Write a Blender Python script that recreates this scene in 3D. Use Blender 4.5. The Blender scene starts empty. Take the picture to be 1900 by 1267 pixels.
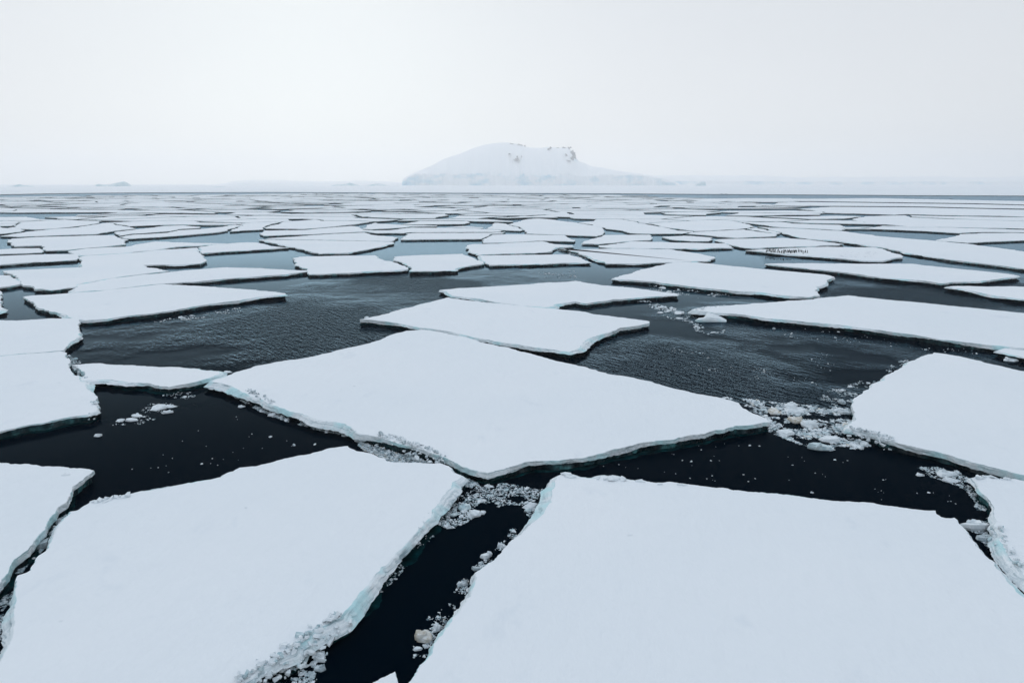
import bpy, bmesh, math, random
import numpy as np
from mathutils import Vector, noise, Matrix
from mathutils.geometry import tessellate_polygon

R = math.radians
random.seed(7)
scene = bpy.context.scene
C = scene.collection

# ------------------------------------------------------------------ camera
FPX, CX, CY, HOR, CAMH = 1267.0, 950.0, 633.5, 340.0, 15.0
PITCH = math.atan((CY - HOR) / FPX)
cam_d = bpy.data.cameras.new("camera")
cam = bpy.data.objects.new("camera", cam_d)
C.objects.link(cam)
cam.location = (0, 0, CAMH)
cam.rotation_euler = (math.pi / 2 - PITCH, 0, 0)
cam_d.sensor_width = 36.0
cam_d.lens = 36.0 * FPX / 1900.0
cam_d.clip_start = 0.5
cam_d.clip_end = 60000
scene.camera = cam

# ------------------------------------------------------------------ light
SUN_EL, SUN_AZ = R(28), R(-15)          # azimuth from +Y, negative = left of the view
world = bpy.data.worlds.new("World")
scene.world = world
world.use_nodes = True
nt = world.node_tree
nt.nodes.clear()


def N(tree, typ, **kw):
    n = tree.nodes.new(typ)
    for k, v in kw.items():
        setattr(n, k, v)
    return n


def L(tree, a, b):
    tree.links.new(a, b)


def math_node(tree, op, a, b=None, clamp=False):
    n = N(tree, 'ShaderNodeMath', operation=op, use_clamp=clamp)
    for i, v in enumerate((a, b)):
        if v is None:
            continue
        if isinstance(v, (int, float)):
            n.inputs[i].default_value = v
        else:
            L(tree, v, n.inputs[i])
    return n.outputs[0]


def ramp(tree, fac, stops, interp='LINEAR'):
    r = N(tree, 'ShaderNodeValToRGB')
    r.color_ramp.interpolation = interp
    e = r.color_ramp.elements
    while len(e) > 1:
        e.remove(e[-1])
    for i, (p, c) in enumerate(stops):
        el = e[0] if i == 0 else e.new(p)
        el.position = p
        el.color = (*c, 1) if len(c) == 3 else c
    L(tree, fac, r.inputs[0])
    return r.outputs[0]


def mixcol(tree, fac, a, b, mode='MIX'):
    m = N(tree, 'ShaderNodeMix', data_type='RGBA', blend_type=mode)
    for i, v in ((0, fac), (6, a), (7, b)):
        if isinstance(v, (int, float)):
            m.inputs[i].default_value = v
        elif isinstance(v, tuple):
            m.inputs[i].default_value = (*v, 1)
        else:
            L(tree, v, m.inputs[i])
    return m.outputs[2]


sky = N(nt, 'ShaderNodeTexSky', sky_type='NISHITA')
sky.sun_disc = False
sky.sun_elevation = SUN_EL
sky.sun_rotation = SUN_AZ
bg_sky = N(nt, 'ShaderNodeBackground')
bg_sky.inputs[1].default_value = 0.06
L(nt, sky.outputs[0], bg_sky.inputs[0])
tc = N(nt, 'ShaderNodeTexCoord')
sep = N(nt, 'ShaderNodeSeparateXYZ')
L(nt, tc.outputs['Generated'], sep.inputs[0])
# overcast deck: bright low, bluer and darker overhead
SKY_STOPS = [(0.0, (0.93, 0.94, 0.965)), (0.07, (0.84, 0.86, 0.89)), (0.28, (0.79, 0.825, 0.865)),
             (0.6, (0.66, 0.755, 0.87)), (1.0, (0.60, 0.71, 0.84))]
cloud = ramp(nt, sep.outputs['Z'], SKY_STOPS, 'EASE')
# soft glow of the veiled sun
GLOW_EL, GLOW_AZ = R(6.5), R(-15.5)
dotn = N(nt, 'ShaderNodeVectorMath', operation='DOT_PRODUCT')
L(nt, tc.outputs['Generated'], dotn.inputs[0])
dotn.inputs[1].default_value = (math.sin(GLOW_AZ) * math.cos(GLOW_EL), math.cos(GLOW_AZ) * math.cos(GLOW_EL), math.sin(GLOW_EL))
glow = math_node(nt, 'POWER', math_node(nt, 'MAXIMUM', dotn.outputs['Value'], 0.0), 26.0)
cl_noise = N(nt, 'ShaderNodeTexNoise')
mp = N(nt, 'ShaderNodeMapping')
mp.inputs['Scale'].default_value = (2.2, 2.2, 6.0)
L(nt, tc.outputs['Generated'], mp.inputs[0])
L(nt, mp.outputs[0], cl_noise.inputs['Vector'])
cl_noise.inputs['Scale'].default_value = 1.3
cl_noise.inputs['Detail'].default_value = 4
nz = math_node(nt, 'MULTIPLY_ADD', cl_noise.outputs[0], 0.06)
nz.node.inputs[2].default_value = 0.97
cloud = mixcol(nt, 1.0, cloud, nz, 'MULTIPLY')
glowc = mixcol(nt, glow, (0, 0, 0), (0.07, 0.10, 0.09))
cloud = mixcol(nt, 1.0, cloud, glowc, 'ADD')
bg_cloud = N(nt, 'ShaderNodeBackground')
bg_cloud.inputs[1].default_value = 1.0
L(nt, cloud, bg_cloud.inputs[0])
mixw = N(nt, 'ShaderNodeMixShader')
mixw.inputs[0].default_value = 0.88
L(nt, bg_sky.outputs[0], mixw.inputs[1])
L(nt, bg_cloud.outputs[0], mixw.inputs[2])
wo = N(nt, 'ShaderNodeOutputWorld')
L(nt, mixw.outputs[0], wo.inputs[0])

sun_d = bpy.data.lights.new("sun", 'SUN')
sun_d.energy = 0.6
sun_d.angle = R(80)
sun_d.color = (1.0, 0.97, 0.93)
sun = bpy.data.objects.new("sun", sun_d)
C.objects.link(sun)
sdir = Vector((math.sin(SUN_AZ) * math.cos(SUN_EL), math.cos(SUN_AZ) * math.cos(SUN_EL), math.sin(SUN_EL)))
sun.rotation_euler = sdir.to_track_quat('Z', 'Y').to_euler()
sun.location = sdir * 200

scene.view_settings.view_transform = 'Standard'
scene.view_settings.look = 'None'
scene.view_settings.exposure = 0.0
scene.view_settings.gamma = 1.0
scene.cycles.volume_bounces = 2
scene.cycles.max_bounces = 8


# ------------------------------------------------------------------ pixel of the survey photo -> point on a level surface
def ray(x, y):
    xc, yc = (x - CX) / FPX, -(y - CY) / FPX
    return Vector((xc, math.cos(PITCH) + math.sin(PITCH) * yc, -math.sin(PITCH) + math.cos(PITCH) * yc))


def at_level(x, y, z=0.0):
    d = ray(x, y)
    t = (z - CAMH) / d.z
    return Vector((d.x * t, d.y * t, z))


def at_depth(x, y, Y):
    d = ray(x, y)
    t = Y / d.y
    return Vector((d.x * t, Y, CAMH + d.z * t))


def to_px(p):
    v = Vector(p) - Vector((0, 0, CAMH))
    fwd = v.y * math.cos(PITCH) - v.z * math.sin(PITCH)
    up = v.y * math.sin(PITCH) + v.z * math.cos(PITCH)
    return CX + FPX * v.x / fwd, CY - FPX * up / fwd


# ------------------------------------------------------------------ materials
def new_mat(name):
    m = bpy.data.materials.new(name)
    m.use_nodes = True
    t = m.node_tree
    t.nodes.clear()
    out = N(t, 'ShaderNodeOutputMaterial')
    return m, t, out


def pos_coord(t):
    g = N(t, 'ShaderNodeNewGeometry')
    return g.outputs['Position']


def noise_tex(t, vec, scale, detail=3, rough=0.55, stretch=None):
    n = N(t, 'ShaderNodeTexNoise')
    n.inputs['Scale'].default_value = scale
    n.inputs['Detail'].default_value = detail
    n.inputs['Roughness'].default_value = rough
    if stretch:
        m = N(t, 'ShaderNodeMapping')
        m.inputs['Scale'].default_value = stretch[:3]
        if len(stretch) > 3:
            m.inputs['Rotation'].default_value = (0, 0, stretch[3])
        L(t, vec, m.inputs[0])
        vec = m.outputs[0]
    L(t, vec, n.inputs['Vector'])
    return n.outputs[0]


def bump(t, h, strength, dist=0.1, normal=None):
    b = N(t, 'ShaderNodeBump')
    b.inputs['Strength'].default_value = strength
    b.inputs['Distance'].default_value = dist
    L(t, h, b.inputs['Height'])
    if normal is not None:
        L(t, normal, b.inputs['Normal'])
    return b.outputs[0]


def principled(t, out, col, rough=0.6, spec=0.3, normal=None):
    p = N(t, 'ShaderNodeBsdfPrincipled')
    if isinstance(col, tuple):
        p.inputs['Base Color'].default_value = (*col, 1)
    else:
        L(t, col, p.inputs['Base Color'])
    if isinstance(rough, float):
        p.inputs['Roughness'].default_value = rough
    else:
        L(t, rough, p.inputs['Roughness'])
    p.inputs['Specular IOR Level'].default_value = spec
    if normal is not None:
        L(t, normal, p.inputs['Normal'])
    L(t, p.outputs[0], out.inputs[0])
    return p


M = {}


def make_materials():
    # wind-packed snow cover
    m, t, o = new_mat("snow")
    v = pos_coord(t)
    n1 = noise_tex(t, v, 0.05, 2)
    n2 = noise_tex(t, v, 0.7, 4, 0.6, (1, 0.45, 1, 0.5))
    n3 = noise_tex(t, v, 6.0, 4)
    c = ramp(t, n1, [(0.3, (0.825, 0.86, 0.885)), (0.7, (0.87, 0.89, 0.905))])
    n4 = noise_tex(t, v, 0.45, 5, 0.65, (1, 0.6, 1, 0.9))
    c = mixcol(t, ramp(t, n4, [(0.62, (0, 0, 0)), (0.78, (0.8, 0.8, 0.8))]), c, (0.74, 0.785, 0.825))
    n5 = noise_tex(t, v, 1.1, 2, 0.5)
    c = mixcol(t, ramp(t, n5, [(0.765, (0, 0, 0)), (0.80, (0.5, 0.5, 0.5))]), c, (0.52, 0.57, 0.60))
    b1 = bump(t, n2, 0.60, 0.25)
    b2 = bump(t, n3, 0.12, 0.03, b1)
    principled(t, o, c, 0.75, 0.25, b2)
    M['snow'] = m
    # broken snow face on the floe edges, layered
    m, t, o = new_mat("layered_snow_face")
    v = pos_coord(t)
    st = noise_tex(t, v, 1.0, 5, 0.65, (0.55, 0.55, 16.0))
    n2 = noise_tex(t, v, 3.0, 4)
    n3 = noise_tex(t, v, 14.0, 3)
    c = ramp(t, st, [(0.34, (0.24, 0.32, 0.35)), (0.44, (0.64, 0.71, 0.735)), (0.62, (0.86, 0.895, 0.91))])
    n6 = noise_tex(t, v, 0.55, 3, 0.55)
    c = mixcol(t, ramp(t, n6, [(0.47, (0, 0, 0)), (0.62, (0.85, 0.85, 0.85))]), c, (0.48, 0.74, 0.765))
    c = mixcol(t, ramp(t, n2, [(0.58, (0, 0, 0)), (0.75, (0.6, 0.6, 0.6))]), c, (0.36, 0.46, 0.50))
    nb = bump(t, n3, 0.6, 0.04, bump(t, st, 0.6, 0.06))
    principled(t, o, c, 0.6, 0.3, nb)
    M['face'] = m
    # wet ice at the waterline, and shade painted onto the lower floe walls
    m, t, o = new_mat("wet_shaded_ice")
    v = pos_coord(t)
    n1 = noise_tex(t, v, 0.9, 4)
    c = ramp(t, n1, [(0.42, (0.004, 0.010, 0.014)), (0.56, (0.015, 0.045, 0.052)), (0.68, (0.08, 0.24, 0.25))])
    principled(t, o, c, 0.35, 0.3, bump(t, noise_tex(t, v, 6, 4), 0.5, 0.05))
    M['wet_shaded'] = m
    # submerged foot seen through the water
    m, t, o = new_mat("drowned_ice_foot")
    v = pos_coord(t)
    n1 = noise_tex(t, v, 1.3, 5, 0.6)
    c = ramp(t, n1, [(0.35, (0.001, 0.008, 0.011)), (0.58, (0.003, 0.028, 0.033)), (0.85, (0.012, 0.09, 0.095))])
    principled(t, o, c, 0.5, 0.0, bump(t, noise_tex(t, v, 4, 3), 0.3, 0.03))
    M['foot'] = m
    # brash colours
    for nm, lo, hi in (("brash_white", (0.66, 0.72, 0.75), (0.82, 0.86, 0.88)),
                       ("brash_grey", (0.32, 0.39, 0.42), (0.60, 0.67, 0.70)),
                       ("brash_blue", (0.38, 0.52, 0.56), (0.68, 0.77, 0.79)),
                       ("brash_dark", (0.06, 0.11, 0.14), (0.18, 0.26, 0.30)),
                       ("brash_tan", (0.50, 0.45, 0.36), (0.80, 0.81, 0.80))):
        m, t, o = new_mat(nm)
        v = pos_coord(t)
        n1 = noise_tex(t, v, 5.0, 4)
        c = ramp(t, n1, [(0.35, lo), (0.65, hi)])
        principled(t, o, c, 0.6, 0.3, bump(t, noise_tex(t, v, 18, 3), 0.5, 0.02))
        M[nm] = m
    # sea water: still patches and rippled patches
    m, t, o = new_mat("sea_water")
    v = pos_coord(t)
    # gusts roughen some stretches of the leads and leave others still
    fl = N(t, 'ShaderNodeVectorMath', operation='MULTIPLY')
    L(t, v, fl.inputs[0])
    fl.inputs[1].default_value = (1, 1, 0)
    wob = noise_tex(t, v, 0.06, 3, 0.6)
    gust = None
    for gx, gy, gr in GUSTS:
        dn = N(t, 'ShaderNodeVectorMath', operation='DISTANCE')
        L(t, fl.outputs[0], dn.inputs[0])
        dn.inputs[1].default_value = (gx, gy, 0)
        g1 = math_node(t, 'DIVIDE', dn.outputs['Value'], gr)
        gust = g1 if gust is None else math_node(t, 'MINIMUM', gust, g1)
    gust = math_node(t, 'ADD', gust, math_node(t, 'MULTIPLY', math_node(t, 'SUBTRACT', wob, 0.5), 2.4))
    mask = ramp(t, gust, [(0.25, (1, 1, 1)), (1.25, (0.025, 0.025, 0.025))], 'EASE')
    def waves(scale, ang, sx, sy, det):
        m_ = N(t, 'ShaderNodeMapping', vector_type='TEXTURE')
        m_.inputs['Rotation'].default_value = (0, 0, ang)
        m_.inputs['Scale'].default_value = (sx, sy, 1)
        L(t, v, m_.inputs[0])
        return noise_tex(t, m_.outputs[0], scale, det, 0.55)
    w1 = waves(1.5, -0.95, 1.9, 0.62, 3)
    w2 = waves(4.2, -0.6, 1.5, 0.7, 2)
    w = math_node(t, 'MULTIPLY', math_node(t, 'MULTIPLY_ADD', w2, 0.35), mask)
    w.node.inputs[0].links[0].from_node.inputs[2].default_value = 0.0
    L(t, w1, w.node.inputs[0].links[0].from_node.inputs[2])
    bn = bump(t, w, 0.85, 0.27)
    fr = N(t, 'ShaderNodeFresnel')
    fr.inputs[0].default_value = 1.33
    L(t, bn, fr.inputs['Normal'])
    f = math_node(t, 'MINIMUM', math_node(t, 'MULTIPLY', math_node(t, 'POWER', fr.outputs[0], 3.1), math_node(t, 'MULTIPLY_ADD', mask, -2.2)), 0.42)
    f.node.inputs[0].links[0].from_node.inputs[1].links[0].from_node.inputs[2].default_value = 2.75
    dif = N(t, 'ShaderNodeBsdfDiffuse')
    dif.inputs[0].default_value = (0.0004, 0.0032, 0.0070, 1)
    gl = N(t, 'ShaderNodeBsdfGlossy')
    gl.inputs['Color'].default_value = (0.57, 0.82, 1.0, 1)
    gl.inputs['Roughness'].default_value = 0.02
    soft = bump(t, w, 0.14, 0.30)
    L(t, soft, gl.inputs['Normal'])
    mx = N(t, 'ShaderNodeMixShader')
    L(t, f, mx.inputs[0])
    L(t, dif.outputs[0], mx.inputs[1])
    L(t, gl.outputs[0], mx.inputs[2])
    L(t, mx.outputs[0], o.inputs[0])
    M['water'] = m
    # island: snow on the slopes, blue ice on the steep faces
    m, t, o = new_mat("glacier_snow_and_ice")
    g = N(t, 'ShaderNodeNewGeometry')
    v = g.outputs['Position']
    s = N(t, 'ShaderNodeSeparateXYZ')
    L(t, g.outputs['Normal'], s.inputs[0])
    steep = ramp(t, s.outputs['Z'], [(0.45, (1, 1, 1)), (0.8, (0, 0, 0))])
    n1 = noise_tex(t, v, 0.0065, 5, 0.62, (1, 0.3, 1.8))
    ice = ramp(t, n1, [(0.47, (0.86, 0.89, 0.905)), (0.56, (0.60, 0.76, 0.83)), (0.66, (0.30, 0.58, 0.74))])
    c = mixcol(t, steep, (0.92, 0.935, 0.945), ice)
    principled(t, o, c, 0.7, 0.2, bump(t, noise_tex(t, v, 0.05, 5), 0.4, 6.0))
    M['glacier'] = m
    m, t, o = new_mat("bare_rock")
    v = pos_coord(t)
    c = ramp(t, noise_tex(t, v, 0.08, 5), [(0.3, (0.012, 0.015, 0.026)), (0.62, (0.032, 0.038, 0.058)), (0.72, (0.6, 0.62, 0.65))])
    principled(t, o, c, 0.9, 0.2)
    M['rock'] = m
    m, t, o = new_mat("blue_iceberg")
    v = pos_coord(t)
    c = ramp(t, noise_tex(t, v, 0.02, 4), [(0.35, (0.74, 0.80, 0.83)), (0.65, (0.28, 0.50, 0.56))])
    principled(t, o, c, 0.6, 0.3)
    M['berg'] = m
    for nm, c, r_ in (("plumage_black", (0.012, 0.012, 0.015), 0.6), ("plumage_white", (0.75, 0.75, 0.74), 0.7),
                      ("petrel_brown", (0.018, 0.016, 0.015), 0.7), ("seal_hide", (0.05, 0.045, 0.04), 0.5),
                      ("soiled_snow", (0.46, 0.42, 0.33), 0.8), ("shaded_print", (0.60, 0.64, 0.68), 0.8)):
        m, t, o = new_mat(nm)
        v = pos_coord(t)
        cc = mixcol(t, noise_tex(t, v, 9.0, 2), tuple(x * 0.75 for x in c), tuple(min(1, x * 1.2) for x in c))
        principled(t, o, cc, r_, 0.25)
        M[nm] = m


GUSTS = [(*at_level(600, 600).xy, 26.0), (*at_level(520, 640).xy, 14.0), (*at_level(800, 525).xy, 24.0), (*at_level(1350, 690).xy, 15.0),
         (*at_level(1480, 730).xy, 9.0), (*at_level(1200, 690).xy, 9.0), (*at_level(1750, 545).xy, 30.0), (*at_level(1480, 600).xy, 16.0)]
make_materials()


# ------------------------------------------------------------------ object helpers
def link(name, me, mats, parent=None):
    o = bpy.data.objects.new(name, me)
    for m in mats:
        me.materials.append(m)
    C.objects.link(o)
    if parent is not None:
        o.parent = parent
        o.matrix_parent_inverse = parent.matrix_basis.inverted()
    return o


def tag(o, label=None, cat=None, group=None, kind=None):
    if label:
        o['label'] = label
    if cat:
        o['category'] = cat
    if group:
        o['group'] = group
    if kind:
        o['kind'] = kind
    return o


def mesh(name, verts, faces, mi=None, smooth=False):
    me = bpy.data.meshes.new(name)
    me.from_pydata([tuple(v) for v in verts], [], faces)
    if mi is not None:
        me.polygons.foreach_set('material_index', mi)
    if smooth:
        me.polygons.foreach_set('use_smooth', [True] * len(faces))
    me.update()
    return me


# ------------------------------------------------------------------ setting: sea, fast ice
def sheet(name, pts, z):
    return mesh(name, [(x, y, z) for x, y in pts], [tuple(range(len(pts)))])


o = link("sea_water", sheet("sea_water", [(-7800, -1500), (7800, -1500), (7800, 8300), (-7800, 8300)], 0.0), [M['water']])
tag(o, "dark open sea water between the ice floes", kind='structure')

FAST_EDGE = [(-900, 368), (-200, 362), (0, 360.8), (60, 359.6), (130, 358.4), (250, 357.2), (500, 356.4), (700, 357.4), (950, 358.2),
             (1130, 358.8), (1300, 360), (1500, 361), (1650, 362), (1900, 363), (2150, 364.2), (2900, 368)]


def build_fast_ice():
    h = 0.7
    pts = [at_level(x, y, h) for x, y in FAST_EDGE]
    dense = []
    for a, b in zip(pts, pts[1:]):
        k = max(2, int((b - a).length / 4))
        for i in range(k):
            p = a.lerp(b, i / k)
            p = p + Vector((0, noise.noise(p * 0.03) * 7 + noise.noise(p * 0.15) * 2.0, 0))
            dense.append(p)
    dense.append(pts[-1])
    n = len(dense)
    verts = [tuple(p) for p in dense] + [(p.x, p.y - 0.3, 0.3) for p in dense] + [(p.x, p.y + 0.2, -0.4) for p in dense]
    verts += [(7500, 8200, h), (-7500, 8200, h)]
    faces = [tuple(list(range(n)) + [3 * n, 3 * n + 1])]
    mi = [0]
    for i in range(n - 1):
        faces.append((i, n + i, n + i + 1, i + 1)); mi.append(1)
        faces.append((n + i, 2 * n + i, 2 * n + i + 1, n + i + 1)); mi.append(2)
    o = link("fast_ice", mesh("fast_ice", verts, faces, mi), [M['snow'], M['face'], M['wet_shaded']])
    tag(o, "unbroken snow covered sea ice beyond the far open lead", kind='structure')


build_fast_ice()

# ------------------------------------------------------------------ the island, the low ice shelf, icebergs
RIDGE = [(744, 345), (746, 333), (752, 329), (767, 322), (786, 314), (802, 307), (822, 296), (836, 291), (852, 286.5), (877, 275.5),
         (900, 269), (922, 266), (937, 265), (949, 266), (966, 268.7), (974, 273), (988, 275), (1001, 275.5), (1017, 273), (1035, 275),
         (1052, 273.5), (1058, 277.6), (1062, 281), (1069, 293), (1074, 299.5), (1088, 304), (1096, 309), (1117, 312), (1130, 314.5),
         (1151, 318), (1172, 321), (1200, 325), (1240, 332), (1270, 345)]


def interp(tab, x):
    if x <= tab[0][0]:
        return tab[0][1]
    for (a, b), (c, d) in zip(tab, tab[1:]):
        if x <= c:
            return b + (d - b) * (x - a) / (c - a)
    return tab[-1][1]


def island_point(px, v):
    """px: bearing (as column of the survey photo), v: 0 cliff foot .. 1 ridge .. 1.6 behind"""
    front, ridge = 4300.0, 4850.0
    wob = 45 * noise.noise(Vector((px * 0.035, 3.1, 0))) + 16 * noise.noise(Vector((px * 0.17, 9.1, 0)))
    rz = at_depth(px, interp(RIDGE, px), ridge).z
    cliff = max(2.0, min(62 + 16 * noise.noise(Vector((px * 0.03, 0.7, 1))) + 12 * noise.noise(Vector((px * 0.12, 0.2, 4))), rz * 0.8))
    if v <= 0.12:
        k = v / 0.12
        Y = front + wob + k * 14
        z = cliff * k ** 0.8
    elif v <= 1.0:
        k = (v - 0.12) / 0.88
        Y = front + wob + 14 + (ridge - front - wob - 14) * k
        s = math.sin(k * math.pi / 2) ** 0.9
        z = cliff + (rz - cliff) * s
        z += (1 - k) * k * 30 * noise.noise(Vector((px * 0.02, k * 4, 2)))
    else:
        k = (v - 1) / 0.6
        Y = ridge + k * 900
        z = rz * (1 - 0.75 * k)
    d = ray(px, 300)
    return Vector((d.x / d.y * Y, Y, z))


def build_island():
    cols = [742 + i * 1.6 for i in range(332)]
    vs = [0, 0.02, 0.05, 0.08, 0.1, 0.12] + [0.12 + 0.88 * i / 34 for i in range(1, 35)] + [1.1, 1.25, 1.6]
    verts, faces = [], []
    for px in cols:
        for v in vs:
            p = island_point(px, v)
            if v <= 0.12 and v > 0:
                q = noise.noise(Vector((px * 0.14, p.z * 0.03, 5))) * 16 + noise.noise(Vector((px * 0.4, p.z * 0.08, 8))) * 5
                p.y += q
            verts.append(p)
    m = len(vs)
    for i in range(len(cols) - 1):
        for j in range(m - 1):
            faces.append((i * m + j, (i + 1) * m + j, (i + 1) * m + j + 1, i * m + j + 1))
    base = bpy.data.objects.new("snow_island", None)
    base.location = (0, 4300, 0)
    C.objects.link(base)
    tag(base, "hazy snow covered island with blue ice cliffs and bare rock near its summit", "island")
    sl = link("snow_slope", mesh("snow_slope", verts, faces, None, True), [M['glacier']], base)
    # rock outcrops breaking through the snow
    spots = [  # px centre, py centre, half width, half height (survey photo pixels)
        (951, 267.2, 4, 1.0), (966, 269.6, 6, 1.5), (972, 271.5, 3, 2.0), (959, 294, 3, 3.0), (958, 297, 5, 1.0), (968, 291.5, 1.2, 1.0),
        (1019, 278, 3, 3.2), (1021, 274.5, 2, 2.0), (1034, 275, 3, 0.8), (1048, 275, 4, 1.2), (1056, 277, 4, 3.5), (1061, 284, 4, 5),
        (1064, 289, 5.5, 7), (1061, 295, 5, 4), (1066, 292, 3, 5), (1050, 288, 2.2, 1.5), (1056, 299, 4, 0.8), (945, 286, 3, 1)]
    for k, (px, py, hw, hh) in enumerate(spots):
        # walk up the surface until it is seen at py
        best = None
        for i in range(200):
            v = 0.12 + 0.88 * i / 199
            p = island_point(px, v)
            if to_px(p)[1] <= py:
                best = p
                break
        if best is None:
            best = island_point(px, 1.0)
        sc = best.y / FPX
        vv, ff = [], []
        nu, nv = 12, 7
        rr_ = random.Random(k * 7 + 1)
        for piece in range(5):
            cx_ = best.x + rr_.uniform(-.8, .8) * hw * sc
            cz_ = best.z + rr_.uniform(-.8, .8) * hh * sc
            pw, ph_ = hw * sc * rr_.uniform(.28, .62), max(2.0, hh * sc * rr_.uniform(.3, .65))
            m0 = len(vv)
            for a in range(nv + 1):
                th = math.pi * a / nv
                for b in range(nu):
                    ph = 2 * math.pi * b / nu
                    d = Vector((math.sin(th) * math.cos(ph), math.sin(th) * math.sin(ph), math.cos(th)))
                    r = 0.9 + 0.9 * noise.noise(d * 1.8 + Vector((k * 7.3, piece * 3.1, 0))) + 0.45 * noise.noise(d * 4.5 + Vector((0, k * 3.3, piece)))
                    vv.append(Vector((cx_ + d.x * pw * r, best.y - 8 + d.y * 26 * r, cz_ + d.z * ph_ * r - d.x * pw * 0.25)))
            for a in range(nv):
                for b in range(nu):
                    ff.append((m0 + a * nu + b, m0 + (a + 1) * nu + b, m0 + (a + 1) * nu + (b + 1) % nu, m0 + a * nu + (b + 1) % nu))
        link("rock_outcrop", mesh("rock_outcrop", vv, ff), [M['rock']], base)


build_island()


def build_ice_shelf(x0, n, prof, label):
    cols = [x0 + i * 4 for i in range(n)]
    rows = [(0, 0.0), (8, 0.3), (14, 0.42), (60, 0.5), (300, 0.72), (700, 1.0), (1100, 1.1), (1700, 1.1)]
    verts, faces = [], []
    for px in cols:
        Y0 = 6300 + 120 * noise.noise(Vector((px * 0.012, 2.2, 0))) + 25 * noise.noise(Vector((px * 0.09, 1.2, 0)))
        d = ray(px, 320)
        rz = at_depth(px, interp(prof, px), 7000).z
        for dy, k in rows:
            Y = Y0 + dy
            z = rz * k * (1 + (0.16 * noise.noise(Vector((px * 0.03, dy * 0.01, 7))) + 0.10 * noise.noise(Vector((px * 0.11, dy * 0.01, 3))) if k else 0))
            verts.append((d.x / d.y * Y, Y, z))
    m = len(rows)
    for i in range(len(cols) - 1):
        for j in range(m - 1):
            faces.append((i * m + j, (i + 1) * m + j, (i + 1) * m + j + 1, i * m + j + 1))
    o = link("ice_shelf_hills", mesh("ice_shelf_hills", verts, faces, None, True), [M['glacier']])
    tag(o, label, kind='structure')


build_ice_shelf(1130, 240, [(1130, 341), (1175, 331), (1220, 327), (1300, 326), (1400, 327), (1500, 329.5), (1600, 329), (1720, 328), (1800, 329.5),
                            (1900, 329), (2090, 330)], "low hazy ice shelf along the horizon right of the island")
build_ice_shelf(400, 92, [(400, 343.5), (430, 337), (470, 334.5), (520, 335), (560, 336.5), (620, 337), (680, 336), (720, 338), (764, 341)],
                "faint low ice shore along the horizon left of the island")


def iceberg(prof, Y, depth, label, base_y=None):
    """prof: silhouette columns (px, py) of the survey photo at distance Y"""
    name = "iceberg"
    x0, x1 = prof[0][0], prof[-1][0]
    n = max(10, int((x1 - x0) / 1.2))
    verts, faces = [], []
    rows = [(-0.5, 0.0), (-0.44, 0.45), (-0.3, 0.82), (0.0, 1.0), (0.3, 0.8), (0.45, 0.5), (0.5, 0.0)]
    for i in range(n + 1):
        px = x0 + (x1 - x0) * i / n
        z = max(0.75, at_depth(px, interp(prof, px), Y).z)
        taper = max(0.12, math.sin(math.pi * (i + 0.3) / (n + 0.6)) ** 0.5)
        d = ray(px, 330)
        for k, hz in rows:
            yy = Y + k * depth * taper * (1 + 0.35 * noise.noise(Vector((px * 0.2, k * 3, Y * 0.01))))
            verts.append((d.x / d.y * yy, yy, -0.5 + (z + 0.5) * hz * (1 + 0.10 * noise.noise(Vector((px * 0.5, k * 5, 1))) * (hz < 1))))
    m = len(rows)
    for i in range(n):
        for j in range(m - 1):
            faces.append((i * m + j, (i + 1) * m + j, (i + 1) * m + j + 1, i * m + j + 1))
    faces.append(tuple(range(m)))
    faces.append(tuple(reversed(range(n * m, n * m + m))))
    o = link(name, mesh(name, verts, faces), [M['berg']])
    tag(o, label, "iceberg", "icebergs along the hazy horizon")
    return o


iceberg([(174, 346), (176, 342.5), (182, 341.5), (190, 342.6), (204, 342), (214, 339.5), (224, 337.5), (228, 336.2), (233, 338), (239, 341.5), (243, 346)],
        3200, 120, "pale blue twin humped iceberg standing alone on the far left fast ice")
iceberg([(10, 347.5), (18, 345.5), (28, 343), (35, 341.8), (41, 344), (58, 345.8), (66, 347.5)], 2900, 100,
        "faint low iceberg with one rounded hump at the far left edge of the horizon")
iceberg([(121, 347.2), (126, 346.6), (138, 346.5), (146, 347.2)], 2900, 60, "sliver of turquoise ice lying low between the two left icebergs")
iceberg([(388, 348.5), (394, 347.2), (408, 346.8), (419, 347.6), (424, 348.5)], 2500, 80, "flat grey blue ice block on the fast ice left of the island")
iceberg([(612, 345), (625, 342.6), (640, 341.8), (649, 339), (656, 341.4), (668, 345)], 3900, 120, "very faint pointed iceberg in haze left of the island")
iceberg([(678, 345), (690, 342.2), (703, 340.4), (712, 342.6), (722, 345)], 3900, 120, "very faint rounded iceberg just left of the island's cliff foot")
iceberg([(1290, 344), (1296, 340), (1303, 337), (1309, 336.5), (1311, 344)], 3900, 70, "small blue ice tower right of the island's low slope")

# ------------------------------------------------------------------ floes
FLOES = []      # (ground polygon, name) for keep-out tests


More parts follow.
